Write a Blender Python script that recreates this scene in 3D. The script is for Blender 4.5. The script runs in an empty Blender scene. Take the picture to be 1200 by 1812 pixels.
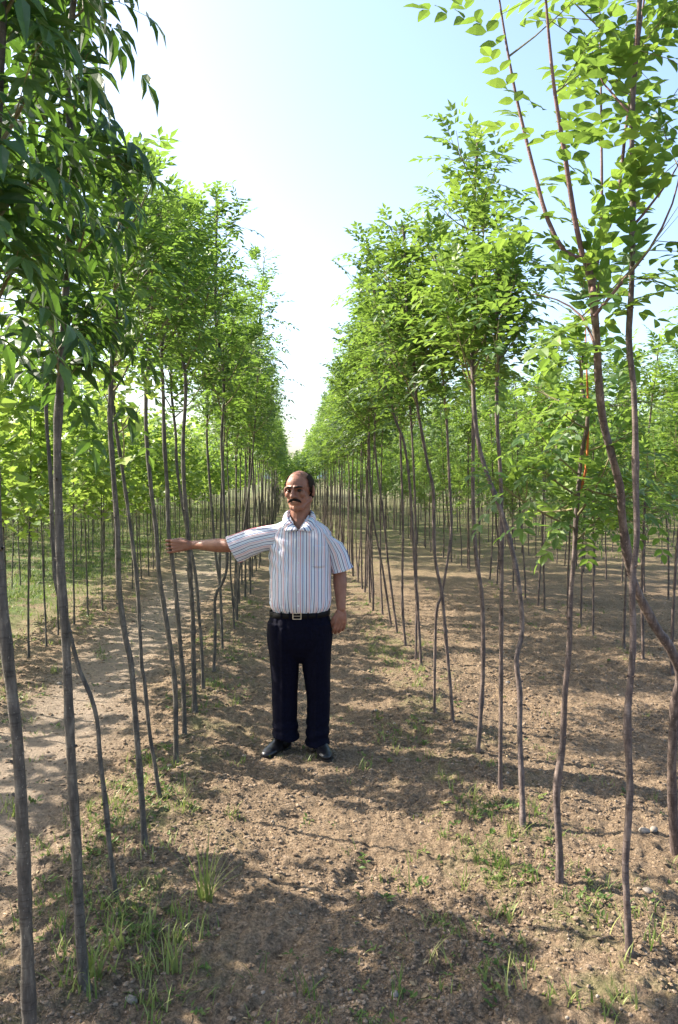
import bpy, bmesh, math, random
import numpy as np
from mathutils import Vector, Matrix, noise as mnoise

R = math.radians
random.seed(7); rng = np.random.default_rng(7)
C = bpy.context.scene.collection
scene = bpy.context.scene

# ------------------------------------------------------------------ camera
F = 1409.0                       # focal length in photograph pixels (1200 x 1812)
PITCH = math.atan(61 / F); YAW = math.atan(85 / F)
cam_d = bpy.data.cameras.new('camera'); cam = bpy.data.objects.new('camera', cam_d); C.objects.link(cam)
cam.location = (0, 0, 1.65)
cam.rotation_euler = (R(90) - PITCH, 0, -YAW)
cam_d.sensor_fit = 'HORIZONTAL'; cam_d.sensor_width = 36; cam_d.lens = 36 * F / 1200
cam_d.clip_start = 0.05; cam_d.clip_end = 6000
scene.camera = cam

# ------------------------------------------------------------------ light
SUN_AZ_LEFT = 66                 # degrees left of the rows' direction
SUN_EL = 37
w = bpy.data.worlds.new('World'); scene.world = w; w.use_nodes = True
nt = w.node_tree; bg = nt.nodes['Background']
sky = nt.nodes.new('ShaderNodeTexSky'); sky.sky_type = 'NISHITA'; sky.sun_disc = False
sky.sun_elevation = R(SUN_EL); sky.sun_rotation = R(-SUN_AZ_LEFT)
sky.air_density = 1.0; sky.dust_density = 3.0; sky.ozone_density = 2.2; sky.altitude = 100
nt.links.new(sky.outputs[0], bg.inputs[0]); bg.inputs[1].default_value = 0.132
sd = bpy.data.lights.new('sun', 'SUN'); sun = bpy.data.objects.new('sun', sd); C.objects.link(sun)
sd.energy = 5.0; sd.angle = R(0.5); sd.color = (1.0, 0.92, 0.79)
_a, _e = R(SUN_AZ_LEFT), R(SUN_EL)
to_sun = Vector((-math.sin(_a) * math.cos(_e), math.cos(_a) * math.cos(_e), math.sin(_e)))
sun.rotation_euler = to_sun.to_track_quat('Z', 'Y').to_euler()
scene.view_settings.view_transform = 'Standard'; scene.view_settings.look = 'None'
scene.view_settings.exposure = 1.74; scene.view_settings.gamma = 1
scene.view_settings.use_curve_mapping = False
scene.render.engine = 'CYCLES'
scene.cycles.max_bounces = 7; scene.cycles.transmission_bounces = 4; scene.cycles.diffuse_bounces = 4

# ------------------------------------------------------------------ helpers
CAMM = Matrix.Rotation(-YAW, 3, 'Z') @ Matrix.Rotation(R(90) - PITCH, 3, 'X')
FWD = Vector((math.sin(YAW), math.cos(YAW), 0)); RIGHT = Vector((math.cos(YAW), -math.sin(YAW), 0))
EYE = Vector((0, 0, 1.65))
def W(px, py, d):
    """place at a horizontal distance d in front of the camera"""
    r = CAMM @ Vector(((px - 600) / F, -(py - 906) / F, -1))
    return EYE + r * (d / r.dot(FWD))
def to_px(p):
    q = CAMM.transposed() @ (Vector(p) - EYE)
    if q.z > -0.05: return None
    return (600 + F * q.x / -q.z, 906 - F * q.y / -q.z, -q.z)

def perlin(x, y, seed=0):
    x = np.asarray(x, float); y = np.asarray(y, float)
    xi = np.floor(x).astype(np.int64); yi = np.floor(y).astype(np.int64)
    xf = x - xi; yf = y - yi
    def g(ix, iy):
        h = (ix * 374761393 + iy * 668265263 + seed * 974711) & 0xffffffff
        h = ((h ^ (h >> 13)) * 1274126177) & 0xffffffff
        h = (h ^ (h >> 16)) & 0xffff
        return h / 65536.0 * 2 * np.pi
    u = xf * xf * xf * (xf * (xf * 6 - 15) + 10); v = yf * yf * yf * (yf * (yf * 6 - 15) + 10)
    def dot(dx, dy):
        a = g(xi + dx, yi + dy)
        return np.cos(a) * (xf - dx) + np.sin(a) * (yf - dy)
    return ((dot(0, 0) * (1 - u) + dot(1, 0) * u) * (1 - v) + (dot(0, 1) * (1 - u) + dot(1, 1) * u) * v) * 1.5

ROWS = [-0.66, 1.09]
def gheight(x, y):
    x = np.asarray(x, float); y = np.asarray(y, float)
    dist = np.sqrt(x * x + y * y)
    rough = 1 - 0.75 * np.exp(-((x + 1.55) / 0.42) ** 2) - 0.3 * np.exp(-((x - 0.15) / 0.4) ** 2)
    h = 0.022 * perlin(x * 0.9, y * 0.5, 1) + 0.016 * perlin(x * 2.1, y * 2.3, 2)
    h += 0.03 * np.exp(-((x + 0.66) / 0.3) ** 2) + 0.028 * np.exp(-((x - 1.09) / 0.3) ** 2)
    h += 0.03 * np.exp(-((x + 2.4) / 0.35) ** 2) + 0.028 * np.exp(-((x - 3.15) / 0.35) ** 2) - 0.02
    h += rough * 0.016 * perlin(x * 5.5, y * 5.5, 3)
    f1 = np.clip(1.6 - dist / 12, 0, 1)
    lump = np.abs(perlin(x * 12, y * 12, 4))
    h += rough * f1 * (0.017 * (0.5 - lump) + 0.014 * perlin(x * 24, y * 24, 5))
    f2 = np.clip(1.4 - dist / 6.0, 0, 1)
    h += rough * f2 * (0.015 * (0.4 - np.abs(perlin(x * 42, y * 42, 6))) )
    # boot scuffs and a dragged hollow in the lane
    for (cx, cy, sx, sy, a, dp) in ((0.27, 3.28, .17, .05, .9, .045), (0.15, 3.02, .15, .05, .6, .03), (-.05, 2.75, .1, .05, 1.1, .035),
                                    (.02, 3.9, .14, .05, .8, .03), (.33, 4.25, .13, .05, .7, .03), (.1, 5.4, .15, .06, .7, .03),
                                    (-1.15, 3.3, .10, .55, .12, .05), (.55, 2.6, .12, .05, .3, .03)):
        dx, dy = x - cx, y - cy
        u = dx * math.cos(a) + dy * math.sin(a); v = -dx * math.sin(a) + dy * math.cos(a)
        h -= dp * np.exp(-(u / sx) ** 2 - (v / sy) ** 2)
    return h
def gz(x, y): return float(gheight(x, y))

def np_mesh(name, verts, faces, mats, attrs=None, mat_idx=None, smooth=False):
    """faces: (n,k) int array, or a list of such arrays"""
    if not isinstance(faces, list): faces = [faces]
    faces = [f for f in faces if len(f)]
    me = bpy.data.meshes.new(name)
    verts = np.asarray(verts, np.float32)
    me.vertices.add(len(verts)); me.vertices.foreach_set('co', verts.ravel())
    loops = np.concatenate([f.ravel() for f in faces]).astype(np.int32)
    sizes = np.concatenate([np.full(len(f), f.shape[1]) for f in faces]).astype(np.int32)
    starts = np.concatenate([[0], np.cumsum(sizes)[:-1]]).astype(np.int32)
    me.loops.add(len(loops)); me.loops.foreach_set('vertex_index', loops)
    me.polygons.add(len(sizes)); me.polygons.foreach_set('loop_start', starts); me.polygons.foreach_set('loop_total', sizes)
    me.update(calc_edges=True)
    for m in mats: me.materials.append(m)
    if mat_idx is not None: me.polygons.foreach_set('material_index', np.asarray(mat_idx, np.int32))
    me.polygons.foreach_set('use_smooth', np.full(len(sizes), smooth))
    for k, v in (attrs or {}).items():
        a = me.attributes.new(k, 'FLOAT', 'POINT'); a.data.foreach_set('value', np.asarray(v, np.float32))
    me.validate()
    return me
def link(name, me, parent=None):
    o = bpy.data.objects.new(name, me); C.objects.link(o)
    if parent: o.parent = parent
    return o
def tag(o, label=None, cat=None, group=None, kind=None):
    if label: o['label'] = label
    if cat: o['category'] = cat
    if group: o['group'] = group
    if kind: o['kind'] = kind
    return o
def empty(name, loc, rz=0, sc=1):
    o = bpy.data.objects.new(name, None); C.objects.link(o)
    o.location = loc; o.rotation_euler = (0, 0, rz); o.scale = (sc, sc, sc); o.empty_display_size = .1
    return o
def copy_tree(o, parent=None):
    c = o.copy(); C.objects.link(c)
    if parent: c.parent = parent
    for ch in list(o.children): copy_tree(ch, c)
    return c

# ------------------------------------------------------------------ materials
def mat(name):
    m = bpy.data.materials.new(name); m.use_nodes = True
    n = m.node_tree.nodes; b = n['Principled BSDF']
    return m, n, m.node_tree.links, b
def ramp(n, stops, interp='LINEAR'):
    r = n.new('ShaderNodeValToRGB'); cr = r.color_ramp; cr.interpolation = interp
    while len(cr.elements) < len(stops): cr.elements.new(.5)
    for e, (p, c) in zip(cr.elements, stops): e.position = p; e.color = (*c, 1)
    return r
def noise_tex(n, l, scale, detail=5, rough=.55, coord=None):
    t = n.new('ShaderNodeTexNoise'); t.inputs['Scale'].default_value = scale
    t.inputs['Detail'].default_value = detail; t.inputs['Roughness'].default_value = rough
    if coord: l.new(coord, t.inputs['Vector'])
    return t
def mathn(n, l, op, a, b=None, c=None, clamp=False):
    m = n.new('ShaderNodeMath'); m.operation = op; m.use_clamp = clamp
    for i, v in enumerate((a, b, c)):
        if v is None: continue
        if isinstance(v, (int, float)): m.inputs[i].default_value = v
        else: l.new(v, m.inputs[i])
    return m.outputs[0]
def mixc(n, l, f, a, b, mode='MIX'):
    m = n.new('ShaderNodeMix'); m.data_type = 'RGBA'; m.blend_type = mode
    for s, v in ((0, f), (6, a), (7, b)):
        if isinstance(v, (int, float)): m.inputs[s].default_value = v
        elif isinstance(v, tuple): m.inputs[s].default_value = (*v, 1)
        else: l.new(v, m.inputs[s])
    return m.outputs[2]

def leaf_mat(name, c_dark, c_mid, c_light, trans, tw=.5, gloss=.22):
    m, n, l, b = mat(name)
    at = n.new('ShaderNodeAttribute'); at.attribute_name = 'v'
    oi = n.new('ShaderNodeObjectInfo')
    s = mathn(n, l, 'ADD', at.outputs['Fac'], mathn(n, l, 'MULTIPLY_ADD', oi.outputs['Random'], .24, -.12), clamp=True)
    r = ramp(n, [(0, c_dark), (.5, c_mid), (.93, c_light), (1, tuple(min(1, x * 1.25 + .03) for x in c_light))])
    l.new(s, r.inputs[0]); l.new(r.outputs[0], b.inputs['Base Color'])
    b.inputs['Roughness'].default_value = .48
    b.inputs['Specular IOR Level'].default_value = gloss
    tr = n.new('ShaderNodeBsdfTranslucent')
    tc = mixc(n, l, .55, r.outputs[0], trans)
    l.new(tc, tr.inputs[0])
    mx = n.new('ShaderNodeMixShader'); mx.inputs[0].default_value = tw
    l.new(b.outputs[0], mx.inputs[1]); l.new(tr.outputs[0], mx.inputs[2])
    l.new(mx.outputs[0], n['Material Output'].inputs[0])
    return m
def bark_mat(name, c1, c2, c3, rings=1.0):
    m, n, l, b = mat(name)
    tc = n.new('ShaderNodeTexCoord')
    mp = n.new('ShaderNodeMapping'); l.new(tc.outputs['Object'], mp.inputs[0]); mp.inputs['Scale'].default_value = (60, 60, 14)
    t = noise_tex(n, l, 1, 5, .65, mp.outputs[0])
    mp2 = n.new('ShaderNodeMapping'); l.new(tc.outputs['Object'], mp2.inputs[0]); mp2.inputs['Scale'].default_value = (14, 14, 130)
    t2 = noise_tex(n, l, 1, 3, .6, mp2.outputs[0])
    t3 = noise_tex(n, l, 5, 3, .5, tc.outputs['Object'])
    r = ramp(n, [(.3, c1), (.5, c2), (.72, c3)]); l.new(t.outputs[0], r.inputs[0])
    r2 = ramp(n, [(.56, (1, 1, 1)), (.66, (.55, .52, .5))]); l.new(t2.outputs[0], r2.inputs[0])
    col = mixc(n, l, .8 * rings, r.outputs[0], r2.outputs[0], 'MULTIPLY')
    mp3 = n.new('ShaderNodeMapping'); l.new(tc.outputs['Object'], mp3.inputs[0]); mp3.inputs['Scale'].default_value = (150, 150, 75)
    t4 = noise_tex(n, l, 1, 2, .5, mp3.outputs[0]); r4 = ramp(n, [(.66, (0, 0, 0)), (.70, (1, 1, 1))]); l.new(t4.outputs[0], r4.inputs[0])
    col = mixc(n, l, mathn(n, l, 'MULTIPLY', r4.outputs[0], .55), col, tuple(min(1, x * 1.5) for x in c3))
    r3 = ramp(n, [(.35, (.72, .72, .75)), (.65, (1.15, 1.1, 1.02))]); l.new(t3.outputs[0], r3.inputs[0])
    col = mixc(n, l, 1, col, r3.outputs[0], 'MULTIPLY')
    l.new(col, b.inputs['Base Color']); b.inputs['Roughness'].default_value = .7
    b.inputs['Specular IOR Level'].default_value = .3
    bp = n.new('ShaderNodeBump'); bp.inputs['Strength'].default_value = .5; bp.inputs['Distance'].default_value = .004
    hh = mathn(n, l, 'ADD', t.outputs[0], t2.outputs[0]); l.new(hh, bp.inputs['Height']); l.new(bp.outputs[0], b.inputs['Normal'])
    return m

M_LEAF = leaf_mat('pinnate_leaf', (.017, .052, .012), (.050, .122, .022), (.155, .25, .038), (.29, .45, .06), .47, .5)
M_LEAF_DARK = leaf_mat('pinnate_leaf_dark', (.013, .042, .014), (.026, .078, .020), (.08, .14, .025), (.16, .30, .03), .36, .5)
M_LEAF_R = leaf_mat('pinnate_leaf_fresh', (.021, .062, .014), (.064, .140, .026), (.18, .265, .042), (.30, .45, .06), .46, .5)
M_MAPLE = leaf_mat('broad_leaf', (.045, .11, .022), (.11, .21, .035), (.27, .35, .06), (.42, .58, .09), .46, .45)
M_GRASS = leaf_mat('grass_blade', (.045, .08, .02), (.09, .145, .032), (.24, .25, .08), (.25, .36, .06), .3)
M_BARK = bark_mat('grey_bark', (.042, .037, .031), (.088, .078, .066), (.19, .17, .14))
M_BARK_R = bark_mat('purple_brown_bark', (.055, .040, .036), (.115, .086, .076), (.24, .19, .165))
M_SHOOT = bark_mat('red_shoot_bark', (.11, .06, .052), (.17, .095, .082), (.23, .145, .12), .5)
M_ORANGE = bark_mat('orange_shoot_bark', (.40, .10, .03), (.5, .14, .04), (.55, .2, .06), .3)
M_TWIG = bark_mat('twig_bark', (.13, .12, .06), (.19, .17, .08), (.26, .22, .12), .3)

def ground_mat():
    m, n, l, b = mat('tilled_soil')
    g = n.new('ShaderNodeNewGeometry'); P = g.outputs['Position']
    sp = n.new('ShaderNodeSeparateXYZ'); l.new(P, sp.inputs[0])
    t1 = noise_tex(n, l, 1.3, 6, .6, P); t2 = noise_tex(n, l, 34, 6, .75, P); t3 = noise_tex(n, l, 95, 5, .75, P)
    r = ramp(n, [(.30, (.145, .103, .066)), (.48, (.25, .185, .124)), (.62, (.325, .248, .172)), (.8, (.39, .308, .225))])
    l.new(t2.outputs[0], r.inputs[0])
    r1 = ramp(n, [(.3, (.78, .76, .74)), (.7, (1.12, 1.08, 1.04))]); l.new(t1.outputs[0], r1.inputs[0])
    col = mixc(n, l, 1, r.outputs[0], r1.outputs[0], 'MULTIPLY')
    r3 = ramp(n, [(.40, (.42, .41, .40)), (.5, (.95, .95, .95)), (.62, (1.45, 1.4, 1.35))]); l.new(t3.outputs[0], r3.inputs[0])
    col = mixc(n, l, .8, col, r3.outputs[0], 'MULTIPLY')
    # pale beaten wheel track on the left
    wob = mathn(n, l, 'MULTIPLY_ADD', t1.outputs[0], .7, -.35)
    xx = mathn(n, l, 'ADD', sp.outputs[0], wob)
    d = mathn(n, l, 'ABSOLUTE', mathn(n, l, 'ADD', xx, 1.6))
    mr = n.new('ShaderNodeMapRange'); l.new(d, mr.inputs[0]); mr.inputs[1].default_value = .2; mr.inputs[2].default_value = .6
    mr.inputs[3].default_value = 1; mr.inputs[4].default_value = 0
    rt = ramp(n, [(.3, (.26, .21, .165)), (.7, (.38, .315, .255))]); l.new(t2.outputs[0], rt.inputs[0])
    col = mixc(n, l, mathn(n, l, 'MULTIPLY', mr.outputs[0], .55), col, rt.outputs[0])
    # thin moss and seedling cover: field on the left, far ends of the lanes
    def band(v, a, c):
        k = n.new('ShaderNodeMapRange'); l.new(v, k.inputs[0]); k.inputs[1].default_value = a; k.inputs[2].default_value = c
        return k.outputs[0]
    left = band(xx, -2.3, -3.6)
    far = band(sp.outputs[1], 11, 24)
    gm = mathn(n, l, 'MAXIMUM', left, mathn(n, l, 'MULTIPLY', far, .75))
    t4 = noise_tex(n, l, 2.6, 5, .65, P)
    k = mathn(n, l, 'MULTIPLY', gm, band(t4.outputs[0], .36, .54))
    # weed film near the two rows
    dr = mathn(n, l, 'MINIMUM', mathn(n, l, 'ABSOLUTE', mathn(n, l, 'ADD', sp.outputs[0], .66)), mathn(n, l, 'ABSOLUTE', mathn(n, l, 'ADD', sp.outputs[0], -1.0)))
    k2 = mathn(n, l, 'MULTIPLY', band(dr, .55, .05), mathn(n, l, 'MULTIPLY', band(t4.outputs[0], .5, .62), .45))
    gr = ramp(n, [(.3, (.05, .085, .022)), (.7, (.11, .15, .04))]); l.new(t2.outputs[0], gr.inputs[0])  # plant green, darkened to stand in for deeper shade far off
    col = mixc(n, l, mathn(n, l, 'MAXIMUM', k, k2), col, gr.outputs[0])
    l.new(col, b.inputs['Base Color']); b.inputs['Roughness'].default_value = .95; b.inputs['Specular IOR Level'].default_value = .15
    bp = n.new('ShaderNodeBump'); bp.inputs['Strength'].default_value = 1.0; bp.inputs['Distance'].default_value = .035
    hh = mathn(n, l, 'MULTIPLY_ADD', t3.outputs[0], .35, t2.outputs[0])
    l.new(hh, bp.inputs['Height']); l.new(bp.outputs[0], b.inputs['Normal'])
    return m
M_SOIL = ground_mat()
def simple(name, c, rough=.6, spec=.4, metal=0, var=.25, scale=30):
    m, n, l, b = mat(name)
    tc = n.new('ShaderNodeTexCoord'); t = noise_tex(n, l, scale, 4, .6, tc.outputs['Object'])
    r = ramp(n, [(.3, tuple(x * (1 - var) for x in c)), (.7, tuple(min(1, x * (1 + var)) for x in c))]); l.new(t.outputs[0], r.inputs[0])
    l.new(r.outputs[0], b.inputs['Base Color']); b.inputs['Roughness'].default_value = rough
    b.inputs['Specular IOR Level'].default_value = spec; b.inputs['Metallic'].default_value = metal
    return m
def clod_mat():
    m, n, l, b = mat('soil_clod')
    at = n.new('ShaderNodeAttribute'); at.attribute_name = 'v'
    r = ramp(n, [(0, (.125, .088, .058)), (.4, (.225, .162, .110)), (.8, (.30, .226, .160)), (.93, (.34, .28, .22)), (1, (.36, .32, .28))])
    l.new(at.outputs['Fac'], r.inputs[0])
    g = n.new('ShaderNodeNewGeometry'); t = noise_tex(n, l, 160, 4, .6, g.outputs['Position'])
    r2 = ramp(n, [(.3, (.7, .7, .7)), (.7, (1.2, 1.2, 1.2))]); l.new(t.outputs[0], r2.inputs[0])
    l.new(mixc(n, l, 1, r.outputs[0], r2.outputs[0], 'MULTIPLY'), b.inputs['Base Color'])
    b.inputs['Roughness'].default_value = .95; b.inputs['Specular IOR Level'].default_value = .12
    bp = n.new('ShaderNodeBump'); bp.inputs['Strength'].default_value = .7; bp.inputs['Distance'].default_value = .006
    l.new(t.outputs[0], bp.inputs['Height']); l.new(bp.outputs[0], b.inputs['Normal'])
    return m
M_CLOD = clod_mat()

# ------------------------------------------------------------------ ground
def build_ground():
    ys = [-60, -30, -15, -8, -4, -2, -1, -.3, .3]
    y = .7
    while y < 9: ys.append(y); y += .0052 * y + .0035
    while y < 3500: ys.append(y); y *= 1.03
    ys = np.array(ys)
    t = np.linspace(-1, 1, 621)
    u = 0.62 * t + 3.2 * np.abs(t) ** 5 * np.sign(t)
    Y, U = np.meshgrid(ys, u, indexing='ij')
    X = U * (np.abs(Y) + 2.6) + 0.06 * np.clip(Y, 0, None)
    Z = gheight(X, Y)
    ny, nx = X.shape
    V = np.stack([X, Y, Z], -1).reshape(-1, 3)
    i = np.arange((ny - 1) * (nx - 1)); a = (i // (nx - 1)) * nx + i % (nx - 1)
    Fq = np.stack([a, a + 1, a + nx + 1, a + nx], 1)
    o = link('ground', np_mesh('ground', V, Fq, [M_SOIL], smooth=True)); tag(o, kind='structure')
build_ground()

def build_hills():
    xs = np.linspace(-2600, 1500, 200); V = []
    prof = []
    for x in xs:
        h = 70 * math.exp(-((x + 620) / 420) ** 2) + 105 * math.exp(-((x + 1500) / 600) ** 2) + 14 + 9 * mnoise.noise(Vector((x * .006, 0, 0))) + 3 * mnoise.noise(Vector((x * .03, 2, 0)))
        h *= 1.0 if x < -60 else math.exp(-((x + 60) / 500) ** 2)
        prof.append(max(h, 2))
    nd = 12
    for j in range(nd):
        s = j / (nd - 1)
        for x, h in zip(xs, prof):
            V.append((x, 1200 + 700 * s, h * math.sin(math.pi * min(1, s * .62 + .001)) + 6 * mnoise.noise(Vector((x * .02, s * 9, 1))) * s - 3))
    nx = len(xs); i = np.arange((nd - 1) * (nx - 1)); a = (i // (nx - 1)) * nx + i % (nx - 1)
    m = simple('hazy_wooded_hill', (.10, .14, .19), 1, 0, 0, .3, .03)  # blue of distant haze is put into the hill's own colour
    o = link('hills', np_mesh('hills', V, np.stack([a, a + 1, a + nx + 1, a + nx], 1), [m], smooth=True)); tag(o, kind='structure')
build_hills()

# ------------------------------------------------------------------ tree building
def smooth_path(pts, step=.05):
    pts = [Vector(p) for p in pts]
    if len(pts) < 3: P = pts
    else:
        P = []
        ext = [pts[0] * 2 - pts[1]] + pts + [pts[-1] * 2 - pts[-2]]
        for i in range(1, len(ext) - 2):
            p0, p1, p2, p3 = ext[i - 1:i + 3]
            k = max(2, int((p2 - p1).length / step))
            for j in range(k):
                t = j / k
                P.append(.5 * ((2 * p1) + (p2 - p0) * t + (2 * p0 - 5 * p1 + 4 * p2 - p3) * t * t + (3 * p1 - p0 - 3 * p2 + p3) * t ** 3))
        P.append(pts[-1])
    return P
class Tubes:
    def __init__(s): s.V = []; s.F = []; s.n = 0; s.M = []
    def add(s, path, rad, sides=8, m=0, cap=True, wob=0.0, seed=0):
        P = np.array([tuple(p) for p in path]); k = len(P)
        T = np.gradient(P, axis=0); T /= np.linalg.norm(T, axis=1)[:, None] + 1e-9
        ref = np.array([1., 0, 0]) if abs(T[0][0]) < .8 else np.array([0, 1., 0])
        A = np.cross(T, ref); A /= np.linalg.norm(A, axis=1)[:, None] + 1e-9
        B = np.cross(T, A)
        th = np.arange(sides) / sides * 2 * np.pi
        rad = np.asarray(rad)[:, None] * np.ones((1, sides))
        if wob:
            ss = np.arange(k)[:, None] * .9
            rad = rad * (1 + wob * perlin(ss * .5 + seed * 7.3 + np.cos(th) * .8, np.sin(th) * .8 + seed, 11) + wob * .6 * perlin(ss * 1.7 + seed, np.zeros_like(th)[None] + .5, 12))
        V = P[:, None] + rad[..., None] * (A[:, None] * np.cos(th)[None, :, None] + B[:, None] * np.sin(th)[None, :, None])
        V = V.reshape(-1, 3); s.V.append(V)
        i, j = np.meshgrid(np.arange(k - 1), np.arange(sides), indexing='ij')
        a = i * sides + j; b = i * sides + (j + 1) % sides
        f = np.stack([a, b, b + sides, a + sides], -1).reshape(-1, 4) + s.n
        s.F.append(f); s.M.append(np.full(len(f), m)); s.n += len(V)
    def arrays(s):
        return np.concatenate(s.V), np.concatenate(s.F), np.concatenate(s.M)

# leaf templates: columns (side, along, up)
T_NEAR = (np.array([(0, 0, 0), (.42, .22, .05), (.5, .5, .07), (.27, .8, .0), (0, 1, -.10), (-.27, .8, .0), (-.5, .5, .07), (-.42, .22, .05), (0, .22, .0), (0, .5, .0), (0, .8, -.04)]),
          np.array([(0, 1, 8), (1, 2, 9), (1, 9, 8), (2, 3, 10), (2, 10, 9), (3, 4, 10), (0, 8, 7), (8, 9, 6), (8, 6, 7), (9, 10, 5), (9, 5, 6), (10, 4, 5)]))
T_LANCE = (np.array([(0, 0, 0), (.45, .3, .05), (.36, .6, .02), (0, 1, -.22), (-.36, .6, .02), (-.45, .3, .05), (0, .3, 0), (0, .6, -.05)]),
           np.array([(0, 1, 6), (1, 2, 7), (1, 7, 6), (2, 3, 7), (0, 6, 5), (6, 7, 4), (6, 4, 5), (7, 3, 4)]))
T_MID = (np.array([(0, 0, 0), (.5, .45, .06), (0, 1, -.08), (-.5, .45, .06), (0, .5, 0)]), np.array([(0, 1, 4), (1, 2, 4), (0, 4, 3), (4, 2, 3)]))
T_FAR = (np.array([(0, 0, 0), (.5, .5, .0), (0, 1, 0), (-.5, .5, 0)]), np.array([(0, 1, 2), (0, 2, 3)]))
_mp = [(0, 0), (.16, .02), (.52, .10), (.30, .34), (.60, .62), (.25, .62), (.0, 1.0), (-.25, .62), (-.60, .62), (-.30, .34), (-.52, .10), (-.16, .02)]
T_MAPLE = (np.array([(a, b, .08 * abs(a)) for a, b in _mp] + [(0, .3, 0)]), np.array([(i, (i + 1) % 12, 12) for i in range(12)]))

class Leaves:
    def __init__(s): s.o = []; s.d = []; s.nm = []; s.l = []; s.w = []; s.v = []
    def add(s, o, d, nrm, ln, wd, v):
        s.o.append(tuple(o)); s.d.append(tuple(d)); s.nm.append(tuple(nrm)); s.l.append(ln); s.w.append(wd); s.v.append(v)
    def arrays(s, tpl):
        TV, TF = tpl
        o = np.array(s.o); d = np.array(s.d); nm = np.array(s.nm)
        d /= np.linalg.norm(d, axis=1)[:, None] + 1e-9
        x = np.cross(d, nm); x /= np.linalg.norm(x, axis=1)[:, None] + 1e-9
        z = np.cross(x, d); ln = np.array(s.l)[:, None, None]; wd = np.array(s.w)[:, None, None]
        V = o[:, None] + x[:, None] * TV[None, :, 0:1] * wd + d[:, None] * TV[None, :, 1:2] * ln + z[:, None] * TV[None, :, 2:3] * ln
        k = len(TV)
        Fc = TF[None] + (np.arange(len(o)) * k)[:, None, None]
        return V.reshape(-1, 3), Fc.reshape(-1, 3), np.repeat(np.array(s.v), k)

UP = Vector((0, 0, 1))
def rnd(a, b): return random.uniform(a, b)
def compound(Lv, Tb, p, d, ln, lf, wf, pairs, droop, v0, rach=True, hang=0.0):
    """one feathery leaf: a stalk with paired leaflets and one at its tip"""
    d = d.normalized(); s = d.cross(UP)
    if s.length < .1: s = Vector((1, 0, 0))
    s.normalize()
    def pt(t): return p + d * ln * t - UP * droop * ln * t * t
    if rach and Tb is not None:
        Tb.add([pt(0), pt(.5), pt(1)], [.0016, .0013, .0008], 3, 1)
    for k in range(pairs):
        t = .28 + .64 * k / max(1, pairs - 1)
        q = pt(t); tg = (d - UP * 2 * droop * t).normalized()
        nrm = s.cross(tg).normalized()
        sz = lf * (1 - .25 * abs(t - .6)) * rnd(.85, 1.12)
        for sg in (-1, 1):
            dd = tg * rnd(.45, .8) + s * sg * rnd(.75, 1) - UP * (hang + rnd(-.12, .25))
            n2 = nrm + s * rnd(-.35, .35) + tg * rnd(-.3, .3)
            Lv.add(q, dd, n2, sz, wf * sz * rnd(.9, 1.1), v0 + rnd(-.1, .1))
    tg = (d - UP * 2 * droop).normalized()
    Lv.add(pt(1), tg - UP * hang, s.cross(tg) + s * rnd(-.3, .3), lf * rnd(.9, 1.15), wf * lf, v0 + rnd(-.1, .1))

def shoot(Lv, Tb, path, r0, o, node=.09, start=.2, m=1):
    """a twig with leaves in crossed pairs"""
    L = sum((path[i + 1] - path[i]).length for i in range(len(path) - 1))
    rr = [r0 * (1 - .8 * i / (len(path) - 1)) for i in range(len(path))]
    if Tb is not None: Tb.add(path, rr, o.get('bs', 4), m)
    n = max(1, int(L * (1 - start) / node)); ph = rnd(0, 6.28)
    for i in range(n + 1):
        t = start + (1 - start) * i / n
        f = t * (len(path) - 1); j = min(int(f), len(path) - 2); p = path[j].lerp(path[j + 1], f - j)
        tg = (path[j + 1] - path[j]).normalized()
        a = tg.cross(Vector((math.cos(ph), math.sin(ph), .1))).normalized()
        b = tg.cross(a)
        ph += 1.57 + rnd(-.3, .3)
        tip = i >= n
        for sg in ((-1, 1) if not tip else (-1, 1, 0)):
            if random.random() < o.get('skip', .06): continue
            ang = rnd(.75, 1.2) if not tip else rnd(.3, .7)
            out = (a * sg * math.sin(ang) + b * rnd(-.3, .3) + tg * math.cos(ang)) if sg else tg
            ln = o['ll'] * rnd(.7, 1.1) * (1 if t < .85 else rnd(.5, .85))
            v0 = o.get('v', .5) + rnd(-.28, .3) + (.12 if t > .85 else 0)
            if o['kind'] == 'broad':
                pp = p + out * rnd(.03, .09)
                dd = (out + Vector((rnd(-.5, .5), rnd(-.5, .5), rnd(-.9, .1))))
                sz = o['lf'] * rnd(.6, 1.15)
                Lv.add(pp, dd, UP + Vector((rnd(-.7, .7), rnd(-.7, .7), 0)), sz, sz * rnd(.9, 1.1), v0)
            else:
                compound(Lv, Tb if o.get('rach', True) else None, p, out, ln, o['lf'] * (1 if t < .9 else .75), o['wf'], o['pairs'] if ln > o['ll'] * .6 else max(2, o['pairs'] - 1), o['droop'] * rnd(.4, 1.6), v0, hang=o.get('hang', 0))

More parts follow.
